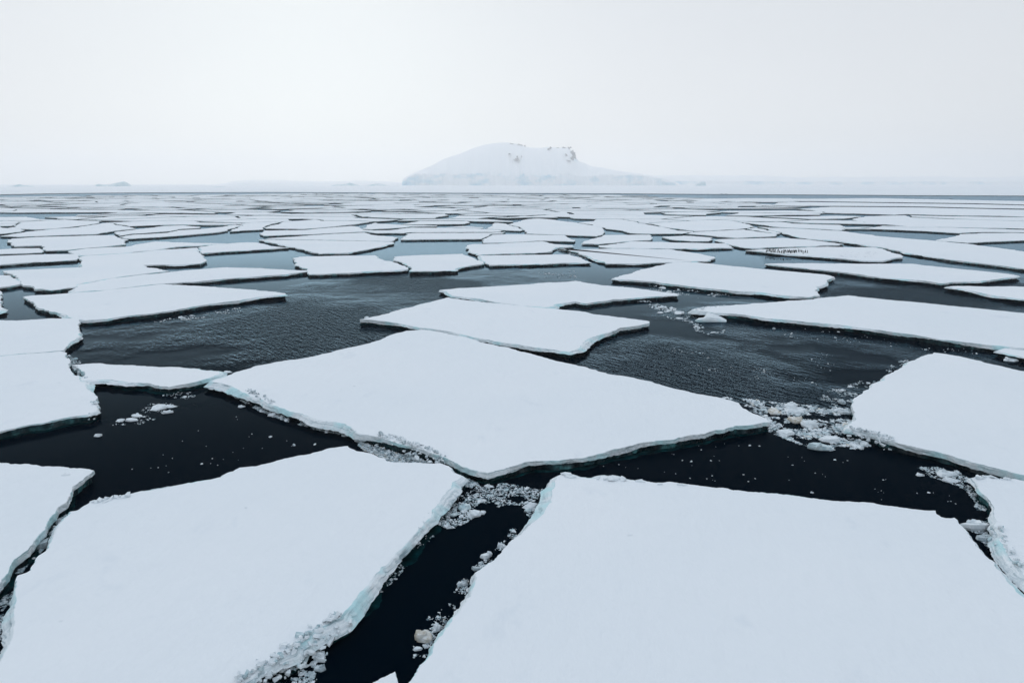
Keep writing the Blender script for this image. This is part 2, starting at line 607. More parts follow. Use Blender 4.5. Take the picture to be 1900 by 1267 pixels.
def resample(pts, h, rnd):
    """closed outline in world space, broken edges: angular midpoint displacement"""
    rnd = random.Random(int(abs(pts[0].x * 131 + pts[0].y * 17)) + len(pts))
    out = []
    n = len(pts)

    def split(a, b, depth):
        ln = (b - a).length
        d = max(14.0, ((a + b) / 2).length)
        sp = min(max(0.075, 0.0028 * d), 2.2)
        if ln <= sp or depth > 9:
            out.append(a)
            return
        cap = 0.0034 * d if d < 150 else min(1.1, 0.0024 * d)
        amp = min(ln * 0.11, cap)
        t = (b - a).normalized()
        k = rnd.gauss(0, 0.55)
        if rnd.random() < 0.10:
            k -= 0.9 * rnd.random()          # a bite out of the edge
        m = a.lerp(b, rnd.uniform(.36, .64)) + Vector((t.y, -t.x, 0)) * max(-1.6, min(1.2, k)) * amp
        split(a, m, depth + 1)
        split(m, b, depth + 1)
    for i in range(n):
        split(pts[i], pts[(i + 1) % n], 0)
    return [Vector((p.x, p.y, h)) for p in out]


def signed_area(p):
    return 0.5 * sum(p[i].x * p[(i + 1) % len(p)].y - p[(i + 1) % len(p)].x * p[i].y for i in range(len(p)))


def out_normals(p, k=2):
    n = len(p)
    res = []
    for i in range(n):
        t = p[(i + k) % n] - p[(i - k) % n]
        v = Vector((t.y, -t.x, 0))
        res.append(v.normalized() if v.length > 1e-6 else Vector((1, 0, 0)))
    return res


def ring_mesh(rings, mats_per_band, cap=True):
    n = len(rings[0])
    verts, faces, mi = [], [], []
    for r in rings:
        verts += r
    if cap:
        faces.append(tuple(range(n)))
        mi.append(0)
    for k in range(len(rings) - 1):
        for i in range(n):
            j = (i + 1) % n
            faces.append((k * n + i, (k + 1) * n + i, (k + 1) * n + j, k * n + j))
            mi.append(mats_per_band[k])
    return verts, faces, mi


def floe_meshes(pts, h):
    d = min(p.length for p in pts)
    nm = out_normals(pts, 3 if d < 60 else 1)
    seed = Vector((pts[0].x * 0.13, pts[0].y * 0.07, 3.3))

    def rg(z, off, na, zf=0.0, f=1.0):
        out = []
        for p, n in zip(pts, nm):
            s = p * f + seed
            a = off + na * noise.noise(s * 1.1) + na * 0.6 * noise.noise(s * 3.7)
            out.append(Vector((p.x + n.x * a, p.y + n.y * a, z + zf * noise.noise(s * 0.8 + Vector((9, 9, 9))))))
        return out
    far = d > 170

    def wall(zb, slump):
        """upper face of broken snow down to the wandering edge of the dark lower wall"""
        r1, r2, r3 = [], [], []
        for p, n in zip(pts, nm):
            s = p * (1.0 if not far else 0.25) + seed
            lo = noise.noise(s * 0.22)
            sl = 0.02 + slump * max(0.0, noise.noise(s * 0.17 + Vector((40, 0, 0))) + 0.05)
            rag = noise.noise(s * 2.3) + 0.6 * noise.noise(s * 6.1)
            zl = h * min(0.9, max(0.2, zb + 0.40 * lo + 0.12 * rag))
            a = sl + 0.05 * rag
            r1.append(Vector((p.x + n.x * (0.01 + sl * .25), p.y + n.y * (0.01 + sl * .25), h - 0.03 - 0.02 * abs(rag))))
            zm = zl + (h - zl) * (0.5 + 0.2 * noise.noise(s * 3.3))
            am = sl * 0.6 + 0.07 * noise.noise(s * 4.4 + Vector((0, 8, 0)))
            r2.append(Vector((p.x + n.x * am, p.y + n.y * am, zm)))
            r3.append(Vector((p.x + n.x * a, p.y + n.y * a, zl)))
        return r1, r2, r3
    if far:
        r1, r2, r3 = wall(0.62, 0.0)  # high dark edge on far walls paints in their shade
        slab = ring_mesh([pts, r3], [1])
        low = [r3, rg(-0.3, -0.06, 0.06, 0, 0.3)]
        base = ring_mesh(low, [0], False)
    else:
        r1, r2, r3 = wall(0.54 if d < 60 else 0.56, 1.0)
        slab = ring_mesh([pts, r1, r2, r3], [1, 1, 1])
        low = [r3]
        u1 = []
        for p, n in zip(r3, nm):
            k = 0.10 + 0.10 * noise.noise(p * 1.9)
            u1.append(Vector((p.x - n.x * k, p.y - n.y * k, p.z - 0.05)))
        low += [u1, rg(0.04, -0.10, 0.12, 0.0), rg(-0.4, -0.15, 0.1, 0)]
        base = ring_mesh(low, [0, 0, 0], False)
    return slab, base, pts, nm


def make_floe(poly, label, h=0.55, group=None, foot=None):
    pts = [at_level(x, y, h) for x, y in poly]
    if signed_area(pts) < 0:
        pts.reverse()
    rs = resample(pts, h, None)
    slab, base, rp, nm = floe_meshes(rs, h)
    cen = sum(rs, Vector()) / len(rs)
    cen.z = 0
    sv = [Vector(v) - cen for v in slab[0]]
    bv = [Vector(v) - cen for v in base[0]]
    o = link("ice_floe", mesh("ice_floe", sv, slab[1], slab[2]), [M['snow'], M['face']])
    o.location = cen
    tag(o, label, "ice floe", group or "flat snow covered ice floes")
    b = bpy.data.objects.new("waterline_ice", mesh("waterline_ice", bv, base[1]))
    b.data.materials.append(M['wet_shaded'])
    C.objects.link(b)
    b.parent = o
    FLOES.append(rs)
    o['h'] = h
    if foot:
        x0, y0, x1, y1, w = foot
        build_foot(o, cen, rs, nm, foot)
    return o


def build_foot(o, cen, rs, nm, foot):
    """ledge of drowned ice just awash along one stretch of the edge"""
    x0, y0, x1, y1, w = foot
    sel = []
    for i, p in enumerate(rs):
        q = to_px(p)
        if x0 <= q[0] <= x1 and y0 <= q[1] <= y1:
            sel.append(i)
    if len(sel) < 4:
        return
    runs, cur = [], [sel[0]]
    for a in sel[1:]:
        if a == cur[-1] + 1:
            cur.append(a)
        else:
            runs.append(cur); cur = [a]
    runs.append(cur)
    for run in runs:
        if len(run) < 4:
            continue
        vv, ff = [], []
        for t, i in enumerate(run):
            p, n = rs[i], nm[i]
            e = max(0.0, math.sin(math.pi * t / (len(run) - 1))) ** 0.5
            ww = w * e * max(0.1, 0.6 + 0.6 * noise.noise(p * 0.9) + 0.15 * noise.noise(p * 2.1))
            a = Vector((p.x - n.x * 0.25, p.y - n.y * 0.25, 0.02)) - cen
            b = Vector((p.x + n.x * ww * 0.6, p.y + n.y * ww * 0.6, 0.015)) - cen
            c = Vector((p.x + n.x * ww, p.y + n.y * ww, -0.01)) - cen
            vv += [a, b, c]
        for t in range(len(run) - 1):
            ff += [(3 * t, 3 * t + 1, 3 * t + 4, 3 * t + 3), (3 * t + 1, 3 * t + 2, 3 * t + 5, 3 * t + 4)]
        f = bpy.data.objects.new("drowned_ledge", mesh("drowned_ledge", vv, ff))
        f.data.materials.append(M['foot'])
        C.objects.link(f)
        f.parent = o


T = {}
FLOE_LIST = [
("near_left", 0.58, "huge flat floe filling the lower left, rubble along its black channel side",
 [(645,827),(612,831),(577,841.5),(541,848),(498,859),(463,865.5),(445,867),(433,874),(415,880.6),(412.6,884.5),(339,899),(263,911),(243.6,916),(197.5,923),(171,928),(158,937),(141.6,947),(130,949),(118.5,962),(105,982),(95.5,1005),(87,1019.6),(71,1031),(57.6,1057),(33,1067),(30,1077),(28,1094),(31,1110),(26,1136),(26.5,1160),(24.7,1176),(16.5,1199),(6.6,1215),(0,1228),(-50,1290),(-90,1400),(330,1400),(400,1310),(446,1266),(466,1256),(489,1238),(516,1222),(545,1212),(548.6,1200),(581,1172),(604,1159),(631,1146),(657,1113),(677,1090),(703,1060),(726,1037),(749,1014),(772,988),(794,963),(802,945),(815,932),(822,919),(838,904),(856,884.5),(840,875),(832,864),(814,859),(779,858),(726,857),(718,855.4),(713,850),(698,845),(678,839),(660,836)],
 (440,870,870,1267,0.9)),
("near_center", 0.60, "large diamond shaped floe in the middle, brash along its left front edge",
 [(392,708),(412,701),(453,686),(491,676),(549,667),(582,661),(627,649.5),(675,639),(706,630.5),(716,625.5),(736,618),(754,613.5),(786,612),(842,621.5),(880,630),(1000,660.5),(1068,677),(1126,693),(1169,699.6),(1204.6,707),(1265,723.6),(1328,736),(1371,747.6),(1389,763),(1414,773),(1429,783),(1394,788),(1359,792),(1316,800.6),(1265,811),(1199,820),(1130,836),(1058,851),(973,857),(935,870),(905,877),(880,872),(855,864),(829,850),(814,844),(790,836),(754,826),(716,815),(673,805),(652,792),(640,786),(582,776),(561,767),(508,752),(463,733),(445,724),(425,714),(412,710.5)],
 (880,780,1430,880,0.5)),
("near_right", 0.60, "broad smooth floe filling the lower right corner, its far edge chipped at the left corner",
 [(1043,879),(1033,886.6),(1028,905.6),(1023,926),(1010,951),(976,981.6),(947,1004.7),(924,1032.6),(907,1044),(884,1060.6),(881,1083.6),(868,1110),(848,1139.6),(835,1156),(822,1176),(805,1195.5),(795,1218.5),(775,1245),(759,1265),(700,1400),(2080,1400),(1990,1180),(1900,1108),(1885,1097),(1872,1082),(1849,1054.6),(1829,1032),(1799,996.5),(1789,980),(1779,971),(1771,960),(1761,961),(1746,958.6),(1737,952),(1736,947),(1672,941),(1622,933),(1576,929.6),(1496,923),(1420,914.4),(1379,910.6),(1316,903),(1278,898),(1240,893.5),(1217,895.5),(1187,891.7),(1156,889),(1144,883),(1116,883),(1113,888),(1088,887),(1060,880)], None),
("left_low", 0.58, "floe cut by the left picture edge, beside the narrow brash filled crack at lower left",
 [(-120,850),(0,858),(46,860),(122,866.5),(164,870),(174,872.4),(169,878),(148,893),(133,909),(131,917.5),(123,930.7),(107,940.5),(102,952),(87,970),(77,986.6),(62,1004.7),(52,1019.5),(33,1032.7),(21,1046),(10,1067),(0,1080),(-50,1150),(-200,1120)], (-10,900,140,1090,0.35)),
("left_upper", 0.52, "upper of two joined floes at the left edge, parted by a hairline crack",
 [(-140,596),(0,594),(76,592),(149,591.4),(149,597),(146,619),(141,628),(129,635.6),(121,645.7),(117.5,650),(111,650.6),(60,655),(0,659.5),(-120,665)], None),
("left_lower", 0.52, "lower of two joined floes at the left edge, with a stepped front above black water",
 [(-140,666.5),(0,660.3),(60,655.8),(111,651.4),(118.7,653),(121,661),(126,676),(134,691),(149,706),(161,720),(174,729),(177,741),(181,748),(178,754),(179,762),(161,769.5),(131,773),(106,778),(50,788.4),(0,800),(-130,826)], (-10,760,185,800,0.5)),
("wedge_small", 0.50, "small narrow wedge floe squeezed between the left floes and the big diamond floe",
 [(134,677),(172,674),(227,677),(295,681),(328,681),(366,684),(404,688.6),(409,693),(385,702),(364,708),(313,718),(278,711),(242,710),(207,704),(172,705),(151,706),(159,693.7),(151,686)], (150,700,410,720,0.7)),
("behind_center", 0.56, "pale floe touching the back of the diamond floe, blunt at its right end",
 [(668,593),(683,589.7),(729,578),(758,571),(792,562),(832,551.6),(900,561),(1005,571),(1068,576.6),(1137,587),(1200,595),(1204,600),(1189,603),(1150,608),(1131,616),(1121,618.7),(1088,631),(1076,641.5),(1065,650),(1055,653),(1000,645),(880,626),(814,611.5),(800,609.5),(784,608.5),(733,599),(683,592.6)], (660,590,800,612,0.35)),
("second_behind", 0.50, "long low floe with a scalloped notch in its front edge, second behind the diamond floe",
 [(817,538),(852,534.5),(900,532),(952,529),(1005,525),(1068,521),(1110,528),(1163,533),(1216,539.7),(1257,545),(1257,548),(1216,550),(1163,554),(1110,559.5),(1089,563),(1079,562),(1068,559.5),(1045,562),(1026,567),(1010,570.5),(952,565),(900,557),(839,549),(829,542)], (1000,555,1090,575,0.6)),
("right_mid", 0.56, "large rectangular floe with a ragged right end, below the penguin floe",
 [(1136,517),(1152,512),(1210,496),(1250,486.5),(1294,487),(1400,498),(1531,509.5),(1543,512),(1547,515),(1534,520.5),(1535,524),(1525,529),(1516,537),(1516,543.7),(1521,547.6),(1500,551.6),(1452,547.6),(1400,541),(1360,539.7),(1321,535.8),(1242,526.6),(1189,521)], None),
("right_big", 0.60, "very wide floe running out of the right edge behind the upturned ice block",
 [(1285,575),(1302,570.5),(1342,567),(1400,562.5),(1505,555.5),(1573,548),(1689,559.5),(1794,570),(1900,581),(2010,594),(2040,662),(1950,651),(1887,645),(1862,642),(1748,630.5),(1672,618),(1597,608),(1521,599),(1420,589.6),(1400,587),(1321,579)], (1330,575,1420,600,0.5)),
("right_near", 0.60, "big rounded floe at the right edge with a crumbled brown corner beside the brash field",
 [(1733,654),(1781,661),(1900,688.6),(2020,716),(2040,930),(1900,881),(1834,865),(1773,848),(1710,832),(1667,822),(1645,815),(1610,803),(1571,795),(1579,782),(1584,767),(1584,746.7),(1585,738),(1617,716.4),(1642,698.7),(1683,677),(1685,672),(1710,661)], None),
("right_low", 0.55, "narrow floe at the lower right edge with turquoise broken ice down its left side",
 [(1804,886.6),(1822,884),(1839,881),(1854,889),(1882,888),(1900,891.7),(2020,905),(2060,1200),(1960,1120),(1900,1067),(1887,1049.6),(1867,1024),(1854,1001.6),(1847,974),(1844,951),(1834,926),(1814,903)], (1800,890,1900,1080,0.5)),
("bottom_tip", 0.55, "tip of a floe poking up from the bottom edge in the black channel",
 [(690,1267),(723,1250),(733,1245),(737,1262),(742,1300),(748,1400),(580,1400),(640,1310)], (725,1240,745,1267,0.3)),
("right_sliver", 0.45, "small broken floe against the right edge under the very wide floe",
 [(1849,651),(1864,646),(1900,644),(1980,650),(1980,672),(1900,663),(1875,658)], None),
("left_pointed", 0.52, "pointed floe at left with a long straight front edge and a ragged left nose",
 [(46,550),(131,543.7),(184,540.2),(263,531),(305,527),(368,530.5),(447,536),(495,540),(528,544),(528,547),(495,549.5),(395,563),(326,575),(263,583),(197,592),(158,594),(137,591),(116,583),(92,578),(70,570),(66,563.4),(52,555.5)], (130,570,330,600,0.5)),
("left_strip", 0.50, "slim bent floe lying along the back of the pointed left floe",
 [(131,543),(139,536),(143,529),(197,518.9),(263,509.8),(313,505),(368,500),(421,496),(500,499),(570,501.5),(571,503.5),(529,509.5),(500,511),(421,517),(368,522.6),(305,526.2),(263,530),(184,539.2)], None),
("left_two_part", 0.50, "broad irregular floe at left with a square block jutting up from its back",
 [(5,503),(20,501.5),(147,496),(150,488),(147,480.5),(150,476.5),(158,474.7),(237,470),(302,463.4),(366,459.5),(368,464.7),(372,472.6),(383,483),(371,489),(330,491),(266,492),(289,497.6),(313,503),(263,508.6),(197,517.7),(143,528),(139,532),(95,538.5),(63,536),(42,529),(34,521),(23,511)], None),
("left_mid_strip", 0.46, "long thin floe behind the broad irregular left floe, sharp at both ends",
 [(126,466.5),(158,461.5),(200,459),(237,457.5),(250,454),(289,448.4),(368,451),(421,451.8),(368,455.5),(326,458),(300,462.6),(237,469),(158,473.8),(147,474),(131,468.7)], None),
("left_edge_strip", 0.46, "straight flat floe at the left edge with dark open water in front of it",
 [(-60,478),(0,475),(60,472.5),(143,471),(145,476.6),(142,482),(66,486),(0,491),(-60,495)], None),
("left_round", 0.46, "flat floe with a rounded left end in the left pack",
 [(13,449),(21,443),(66,440),(184,436.6),(210,436.6),(217,440.5),(235,443.7),(231,449),(233,453.5),(197,457.5),(158,460.7),(126,464),(86,465),(80,459.5),(74,455.5),(26,457)], None),
("left_edge_small", 0.42, "small floe at the left edge tucked under the round ended floe",
 [(-40,464),(0,463),(39,460.5),(73,460.5),(81,466.5),(78,468.5),(0,471.5),(-40,473)], None),
("left_corner_bit", 0.46, "small triangular floe at the left edge left of the broad irregular floe",
 [(-60,514),(0,511),(21,511),(31,520),(39,527),(0,533),(-60,540)], None),
("left_edge_tip", 0.46, "mere tip of a floe showing at the left edge above the joined left floes",
 [(-60,538),(0,539.7),(4,543),(3,570),(0,578),(-60,590)], None),
("midleft_long", 0.44, "long floe in the left middle with a grey pool at its right end",
 [(372,458),(395,454.5),(447,450.3),(475,450),(503,457),(536,459.5),(500,462),(450,465),(400,468),(375,470),(373,463)], None),
("center_kite", 0.46, "kite shaped floe in the middle distance with a dark V shaped front edge",
 [(480,445),(500,444.6),(555,445.8),(650,447.2),(729,449),(729,452),(687,462),(645,469.5),(593,471),(576,467),(539,458),(502,450)], None),
("center_kite_back", 0.46, "thin triangular floe split by a hairline crack from the kite shaped floe",
 [(490,443.2),(581,436.3),(676,431.6),(692,436.2),(739,441),(727,447.8),(650,446.4),(537,444.4)], None),
("mid_block_left", 0.48, "left of two blocky floes side by side in the open water behind the diamond floe",
 [(543,479),(555,476.6),(621,474.7),(697,474),(706,480.5),(729,486),(756,496),(756,499.5),(660,505.5),(608,508),(574,509),(571,499),(555,493.7),(547,486)], None),
("mid_block_right", 0.48, "right of two blocky floes side by side, its front corner rounded off",
 [(732,476.6),(766,474),(818,472.6),(858,471),(881,480.5),(899,489),(879,492),(855,496),(842,502),(792,503),(762,503),(764,496),(746,487),(733,483)], None),
("mid_slab", 0.46, "narrow slab floe with a long straight front right of the two blocky floes",
 [(889,474.3),(952,473),(1058,472.5),(1082,481),(1095,487),(1005,489.7),(908,492),(900,488)], None),
("mid_slab_back", 0.46, "flat floe with a stepped left end directly behind the narrow slab floe",
 [(867,457),(875,453.4),(924,452.2),(952,450.5),(1005,448),(1028,453),(1062,455.5),(1064,457.5),(1031,459),(1020,467),(992,469.8),(900,472),(884,473),(872,467)], None),
("mid_wide", 0.46, "wide tapering floe with a hooked right tip left of the penguin floe",
 [(1036,459.5),(1048,463.4),(1137,461.4),(1239,462.3),(1294,470),(1325,476.6),(1323,480),(1310,484.5),(1255,486),(1189,489),(1124,489),(1110,483),(1084,474),(1060,466)], None),
("mid_hump", 0.46, "small floe with an angled back and a dark stepped front right of the centre",
 [(1082,449),(1121,436.2),(1205,435.6),(1211,442),(1207,445.6),(1176,447),(1145,450),(1110,453),(1082,452)], None),
("mid_long_right", 0.46, "long thin floe just behind the wide tapering floe",
 [(1113,455.5),(1145,451.8),(1176,448),(1242,449.8),(1344,451.9),(1358,459),(1294,461.4),(1239,461.4),(1137,460.5),(1114,458.6)], None),
("mid_crescent", 0.44, "little crescent fronted floe right of the angled back floe",
 [(1229,439.7),(1268,437.4),(1322,440.9),(1315,447.4),(1284,447.8),(1242,444)], None),
("penguin_floe", 0.48, "long narrow floe carrying a dark huddle of penguins on its left half",
 [(1383,464.5),(1452,461.5),(1505,459),(1529,458),(1626,459.4),(1642,463.4),(1676,475),(1675,477),(1658,479),(1637,484.5),(1584,482),(1505,475),(1430,469)], None),
("behind_penguins", 0.46, "pointed floe lying just behind the penguin floe",
 [(1328,444.3),(1400,442.5),(1452,441.3),(1505,445.5),(1565,453),(1558,454.6),(1479,457.4),(1400,460),(1374,458.4),(1348,452)], None),
("long_diagonal", 0.50, "very long diagonal floe stretching behind the penguin floe to the right edge",
 [(1406,420.5),(1434,422.9),(1479,424.3),(1563,428.8),(1637,438.8),(1734,446.6),(1795,452.2),(1900,467),(2010,484),(2010,518),(1900,498.5),(1821,488.5),(1768,482.5),(1689,470.5),(1631,458.5),(1558,447.3),(1505,443.4),(1479,439.4),(1452,432)], None),
("right_long_mid", 0.50, "long floe tapering to both ends, next below the penguin floe at right",
 [(1421,489.5),(1505,488.3),(1584,489.3),(1694,489.5),(1768,497.6),(1847,505.5),(1889,511.5),(1887,513.5),(1821,521),(1747,526),(1716,521),(1637,515),(1531,501.6),(1452,493.7)], None),
("right_edge_wedge", 0.48, "wedge shaped floe entering from the right edge above the very wide floe",
 [(1757,532),(1795,530.5),(1900,532),(2000,535),(2000,577),(1900,555.5),(1847,549),(1795,538.4)], None),
("right_pool_end", 0.44, "flat floe at the right edge closing the right end of a grey pool",
 [(1736,446.3),(1781,434.8),(1821,432.5),(1862,432.5),(1900,432.5),(1990,434),(1990,444),(1900,446),(1795,450.6)], None),
# ---- far rows
("far_left_shield", 0.42, "shield shaped floe in the left distance with a small dark pool notched in its back",
 [(15,423),(35,415.2),(40,412),(79,409.8),(121,407.4),(151,409.3),(188,410.2),(184,413.5),(161,418),(98,424.6),(67,426),(42,425)], None),
("far_left_edge", 0.42, "flat floe at the left edge below the shield shaped floe",
 [(-40,421),(0,420.4),(14,423.6),(41,426.4),(40,430),(0,434),(-40,437)], None),
("far_left_long", 0.42, "long flat floe along the front of the shield shaped floe",
 [(0,438),(45,431.3),(69,428.2),(126,423.4),(165,418.4),(187,415),(200,413.3),(236,420.6),(252,424.2),(210,429),(177,434.6),(135,435.6),(67,438.2),(35,439.6)], None),
("far_left_row", 0.42, "flat sliver floe in the left distance under a branching dark crack",
 [(203,412.8),(236,411.6),(286,409.7),(330,409.2),(360,410),(370,412),(350,414),(320,416),(290,418),(256,419.2),(240,420)], None),
("far_left_mid", 0.42, "low angular floe in the left distance right of the long flat floe",
 [(212,431),(254,425.8),(275,423.3),(305,419.4),(340,418.3),(370,420.8),(368,423.3),(330,425.3),(309,429.6),(270,432.6),(245,433.7),(221,437.6)], None),
("far_left_tail", 0.42, "thin tailed floe in the left distance ending in a needle point",
 [(222,440),(246,435.8),(309,432.3),(330,427.4),(369,425.4),(410,421.3),(434,417.4),(449,418.4),(428,424),(416,429),(400,431.4),(377,433.4),(342,436.4),(295,440.2),(241,443)], None),
("far_mid_left", 0.42, "flat floe left of centre in the distance with a thick dark front shadow",
 [(441,416),(470,412.9),(494,411.9),(523,411.4),(506,415),(491,420),(489,425.6),(452,427.6),(426,429.6),(437,424),(453,418)], None),
("far_roof", 0.42, "roof shaped floe left of centre in the distance",
 [(528,411.4),(564,409),(585,407.5),(601,410),(634,409.8),(691,411.4),(653,416.6),(607,421.6),(563,425),(493,424.2),(495,421.2)], None),
("far_long_center", 0.42, "long flat floe in front of the roof shaped floe",
 [(492,428),(563,426.9),(607,423),(652,419.5),(667,421.3),(671,426.3),(694,427.8),(720,427.4),(743,425.4),(724,429.6),(677,430.1),(659,430.6),(600,433.6),(583,434.6),(490,437.6),(483,435.5)], None),
("far_shark", 0.42, "small fin shaped floe in the distance left of the island",
 [(682,417.4),(696,413.4),(700,414.9),(723,416.1),(743,417.4),(810,419),(808,420.3),(760,420.6),(744,422.6),(714,424.3),(688,425.6),(673,424.6)], None),
("far_under_island_a", 0.42, "flat floe under the island with a thick black front crack",
 [(746,416.2),(780,410),(866,410.4),(872,413.6),(858,415.8),(777,416.7)], None),
("far_under_island_b", 0.42, "long strip floe under the island between two thin cracks",
 [(682,431),(716,428.4),(745,424.4),(762,422.4),(805,422.9),(848,423.4),(880,423.9),(911,425.9),(933,427.8),(929,429.7),(912,430.6),(880,430.6),(760,431.1),(748,432.7),(698,432.7)], None),
("far_under_island_c", 0.44, "trapezoid floe with a ruler straight dark front edge in the middle distance",
 [(753,434),(766,432.6),(880,432.1),(912,432.1),(934,430.9),(938,429.9),(930,433.2),(911,434),(903,439),(892,443.4),(820,443.8),(744,444.6)], None),
("far_center_flat", 0.44, "flat floe with a notch in its left end right of the trapezoid floe",
 [(897,444),(912,436),(932,435),(971,435),(1011,436),(1047,436.6),(1050,439),(1067,445.4),(1065,448.2),(1008,446.6),(997,446.8),(950,449.6),(900,450.8),(896,449.5)], None),
("far_center_big", 0.42, "largest far floe right of the island's middle with faint parallel cracks",
 [(942,417),(981,406.6),(1001,405.6),(1023,407.4),(1069,413.3),(1117,422),(1120,429.4),(1119,434.5),(1108,438.4),(1050,436),(974,433.6),(975,428),(965,421)], None),
("far_center_hook", 0.42, "arrow shaped far floe with a hooked dark tip left of the largest far floe",
 [(902,424.4),(917,413.4),(939,415.3),(944,418.4),(961,421.9),(970,427),(966,428.4),(941,427.4)], None),
("far_right_slab", 0.42, "long slab floe right of the largest far floe with a square notch at its back",
 [(1074,413),(1102,410.4),(1108,407),(1149,407),(1156,407.5),(1192,414.8),(1200,416.4),(1258,428),(1287,429.8),(1266,433.6),(1203,433.8),(1169,432.6),(1152,427.6),(1124,424.2),(1093,416)], None),
("far_right_diamond", 0.42, "pale lozenge floe in the right distance",
 [(1203,414.2),(1250,411.4),(1295,409.2),(1310,408.2),(1350,408.8),(1376,413.2),(1400,421),(1378,424.6),(1351,426.2),(1304,428.6),(1289,429),(1263,425.6),(1226,420.6)], None),
("far_right_wing", 0.42, "wing shaped floe right of the pale lozenge floe",
 [(1273,434),(1291,430.6),(1352,427.4),(1379,425.9),(1442,434.9),(1440,438),(1368,441.6),(1331,438.8),(1318,437)], None),
("far_right_splinter", 0.40, "small splinter floe jammed at the start of the very long diagonal floe",
 [(1387,424.6),(1404,422.4),(1436,429.2),(1446,433.6),(1442,434)], None),
("far_right_band", 0.42, "banded flat floe behind the start of the very long diagonal floe",
 [(1359,409.8),(1380,411.4),(1412,412.4),(1440,411.9),(1454,412.4),(1470,414.9),(1500,415.9),(1532,416.9),(1560,417.4),(1567,421),(1562,427.6),(1520,424.9),(1449,421.9),(1410,417),(1379,412.6)], None),
("far_pool_back", 0.42, "strip floe forming the back shore of the grey pool at right",
 [(1603,424),(1630,420.4),(1690,422.4),(1770,422.4),(1900,426.4),(1990,428),(1990,432.6),(1900,431),(1862,431),(1816,431),(1781,432.6),(1700,428.2)], None),
("far_right_broad", 0.42, "broad far floe at right with a pointed left nose",
 [(1581,407),(1594,403.6),(1613,401.4),(1683,399.6),(1689,403.4),(1752,406.4),(1900,410.4),(1990,414),(1990,426),(1900,424.6),(1773,421.2),(1685,420),(1626,415),(1607,413)], None),
("far_right_ribbon", 0.40, "ribbon thin floe between two long cracks in the right distance",
 [(1690,399.6),(1753,401.2),(1900,403.2),(1990,405),(1990,411),(1900,409.2),(1753,405.2),(1692,402.2)], None),
("far_right_plain", 0.42, "wide plain floe in the right distance ending in a hooked left tip",
 [(1540,384),(1700,385),(1850,388.4),(1900,389.4),(1990,391),(1990,402.6),(1900,401.4),(1753,399.4),(1684,397.4),(1662,398.8),(1600,396.8),(1530,395),(1527,393),(1508,390),(1480,388.5)], None),
("far_right_second", 0.40, "second long strip floe from the dark far lead at right",
 [(1444,376.2),(1500,375),(1640,377),(1800,379),(1900,381.4),(1990,382.6),(1990,389),(1900,387.2),(1830,386.2),(1700,383.2),(1540,382.2),(1500,382),(1430,381)], None),
("far_right_first", 0.40, "farthest long strip floe, bordering the dark far lead at right",
 [(1235,368.6),(1300,368.8),(1400,368.6),(1500,369),(1626,368),(1765,370.8),(1900,373.3),(1990,375),(1990,381),(1900,379.8),(1800,377.3),(1640,375.3),(1500,373.3),(1400,374),(1310,373)], None),
]


def build_floes():
    for i, (key, h, label, poly, foot) in enumerate(FLOE_LIST):
        hh = h + 0.012 * math.sin(i * 12.9898)
        T[key] = make_floe(poly, label, hh, None, foot)


build_floes()


# ------------------------------------------------------------------ far pack, too many to survey one by one
POOLS = [[(-80, 396), (0, 394), (70, 389.5), (120, 391.5), (95, 400), (0, 405), (-80, 406)],
         [(1318, 391.5), (1420, 386), (1405, 393.5), (1370, 396.5), (1325, 396)],
         [(-80, 361), (300, 357), (640, 358), (420, 361), (200, 362.5), (0, 366), (-80, 367)],
         [(1120, 360), (1500, 363), (1900, 365), (1990, 372), (1500, 367.8), (1230, 367.5)]]


def inside(poly, x, y):
    c = False
    n = len(poly)
    j = n - 1
    for i in range(n):
        xi, yi = poly[i]
        xj, yj = poly[j]
        if (yi > y) != (yj > y) and x < (xj - xi) * (y - yi) / (yj - yi) + xi:
            c = not c
        j = i
    return c


def clip(poly, mx, my, nx, ny):
    """keep the side of the cut towards -n"""
    out = []
    n = len(poly)
    for i in range(n):
        a, b = poly[i], poly[(i + 1) % n]
        da = (a[0] - mx) * nx + (a[1] - my) * ny
        db = (b[0] - mx) * nx + (b[1] - my) * ny
        if da <= 0:
            out.append(a)
        if (da < 0) != (db < 0):
            t = da / (da - db)
            out.append((a[0] + (b[0] - a[0]) * t, a[1] + (b[1] - a[1]) * t))
    return out


def far_label(x, y):
    row = "bordering the far lead" if y < 367 else ("in the farthest rows" if y < 380 else "in the nearer rows")
    for lim, w in ((120, "under the faint low iceberg"), (320, "under the twin humped iceberg"), (560, "under the flat grey blue ice block"),
                   (745, "under the faint pointed iceberg"), (950, "under the island's long left slope"), (1075, "under the island's rocky summit"),
                   (1300, "under the island's low right slope"), (2100, "under the low ice shelf")):
        if x < lim or lim == 2100:
            return "flat pack floe %s %s" % (row, w), "pack floes %s %s" % (row, w)


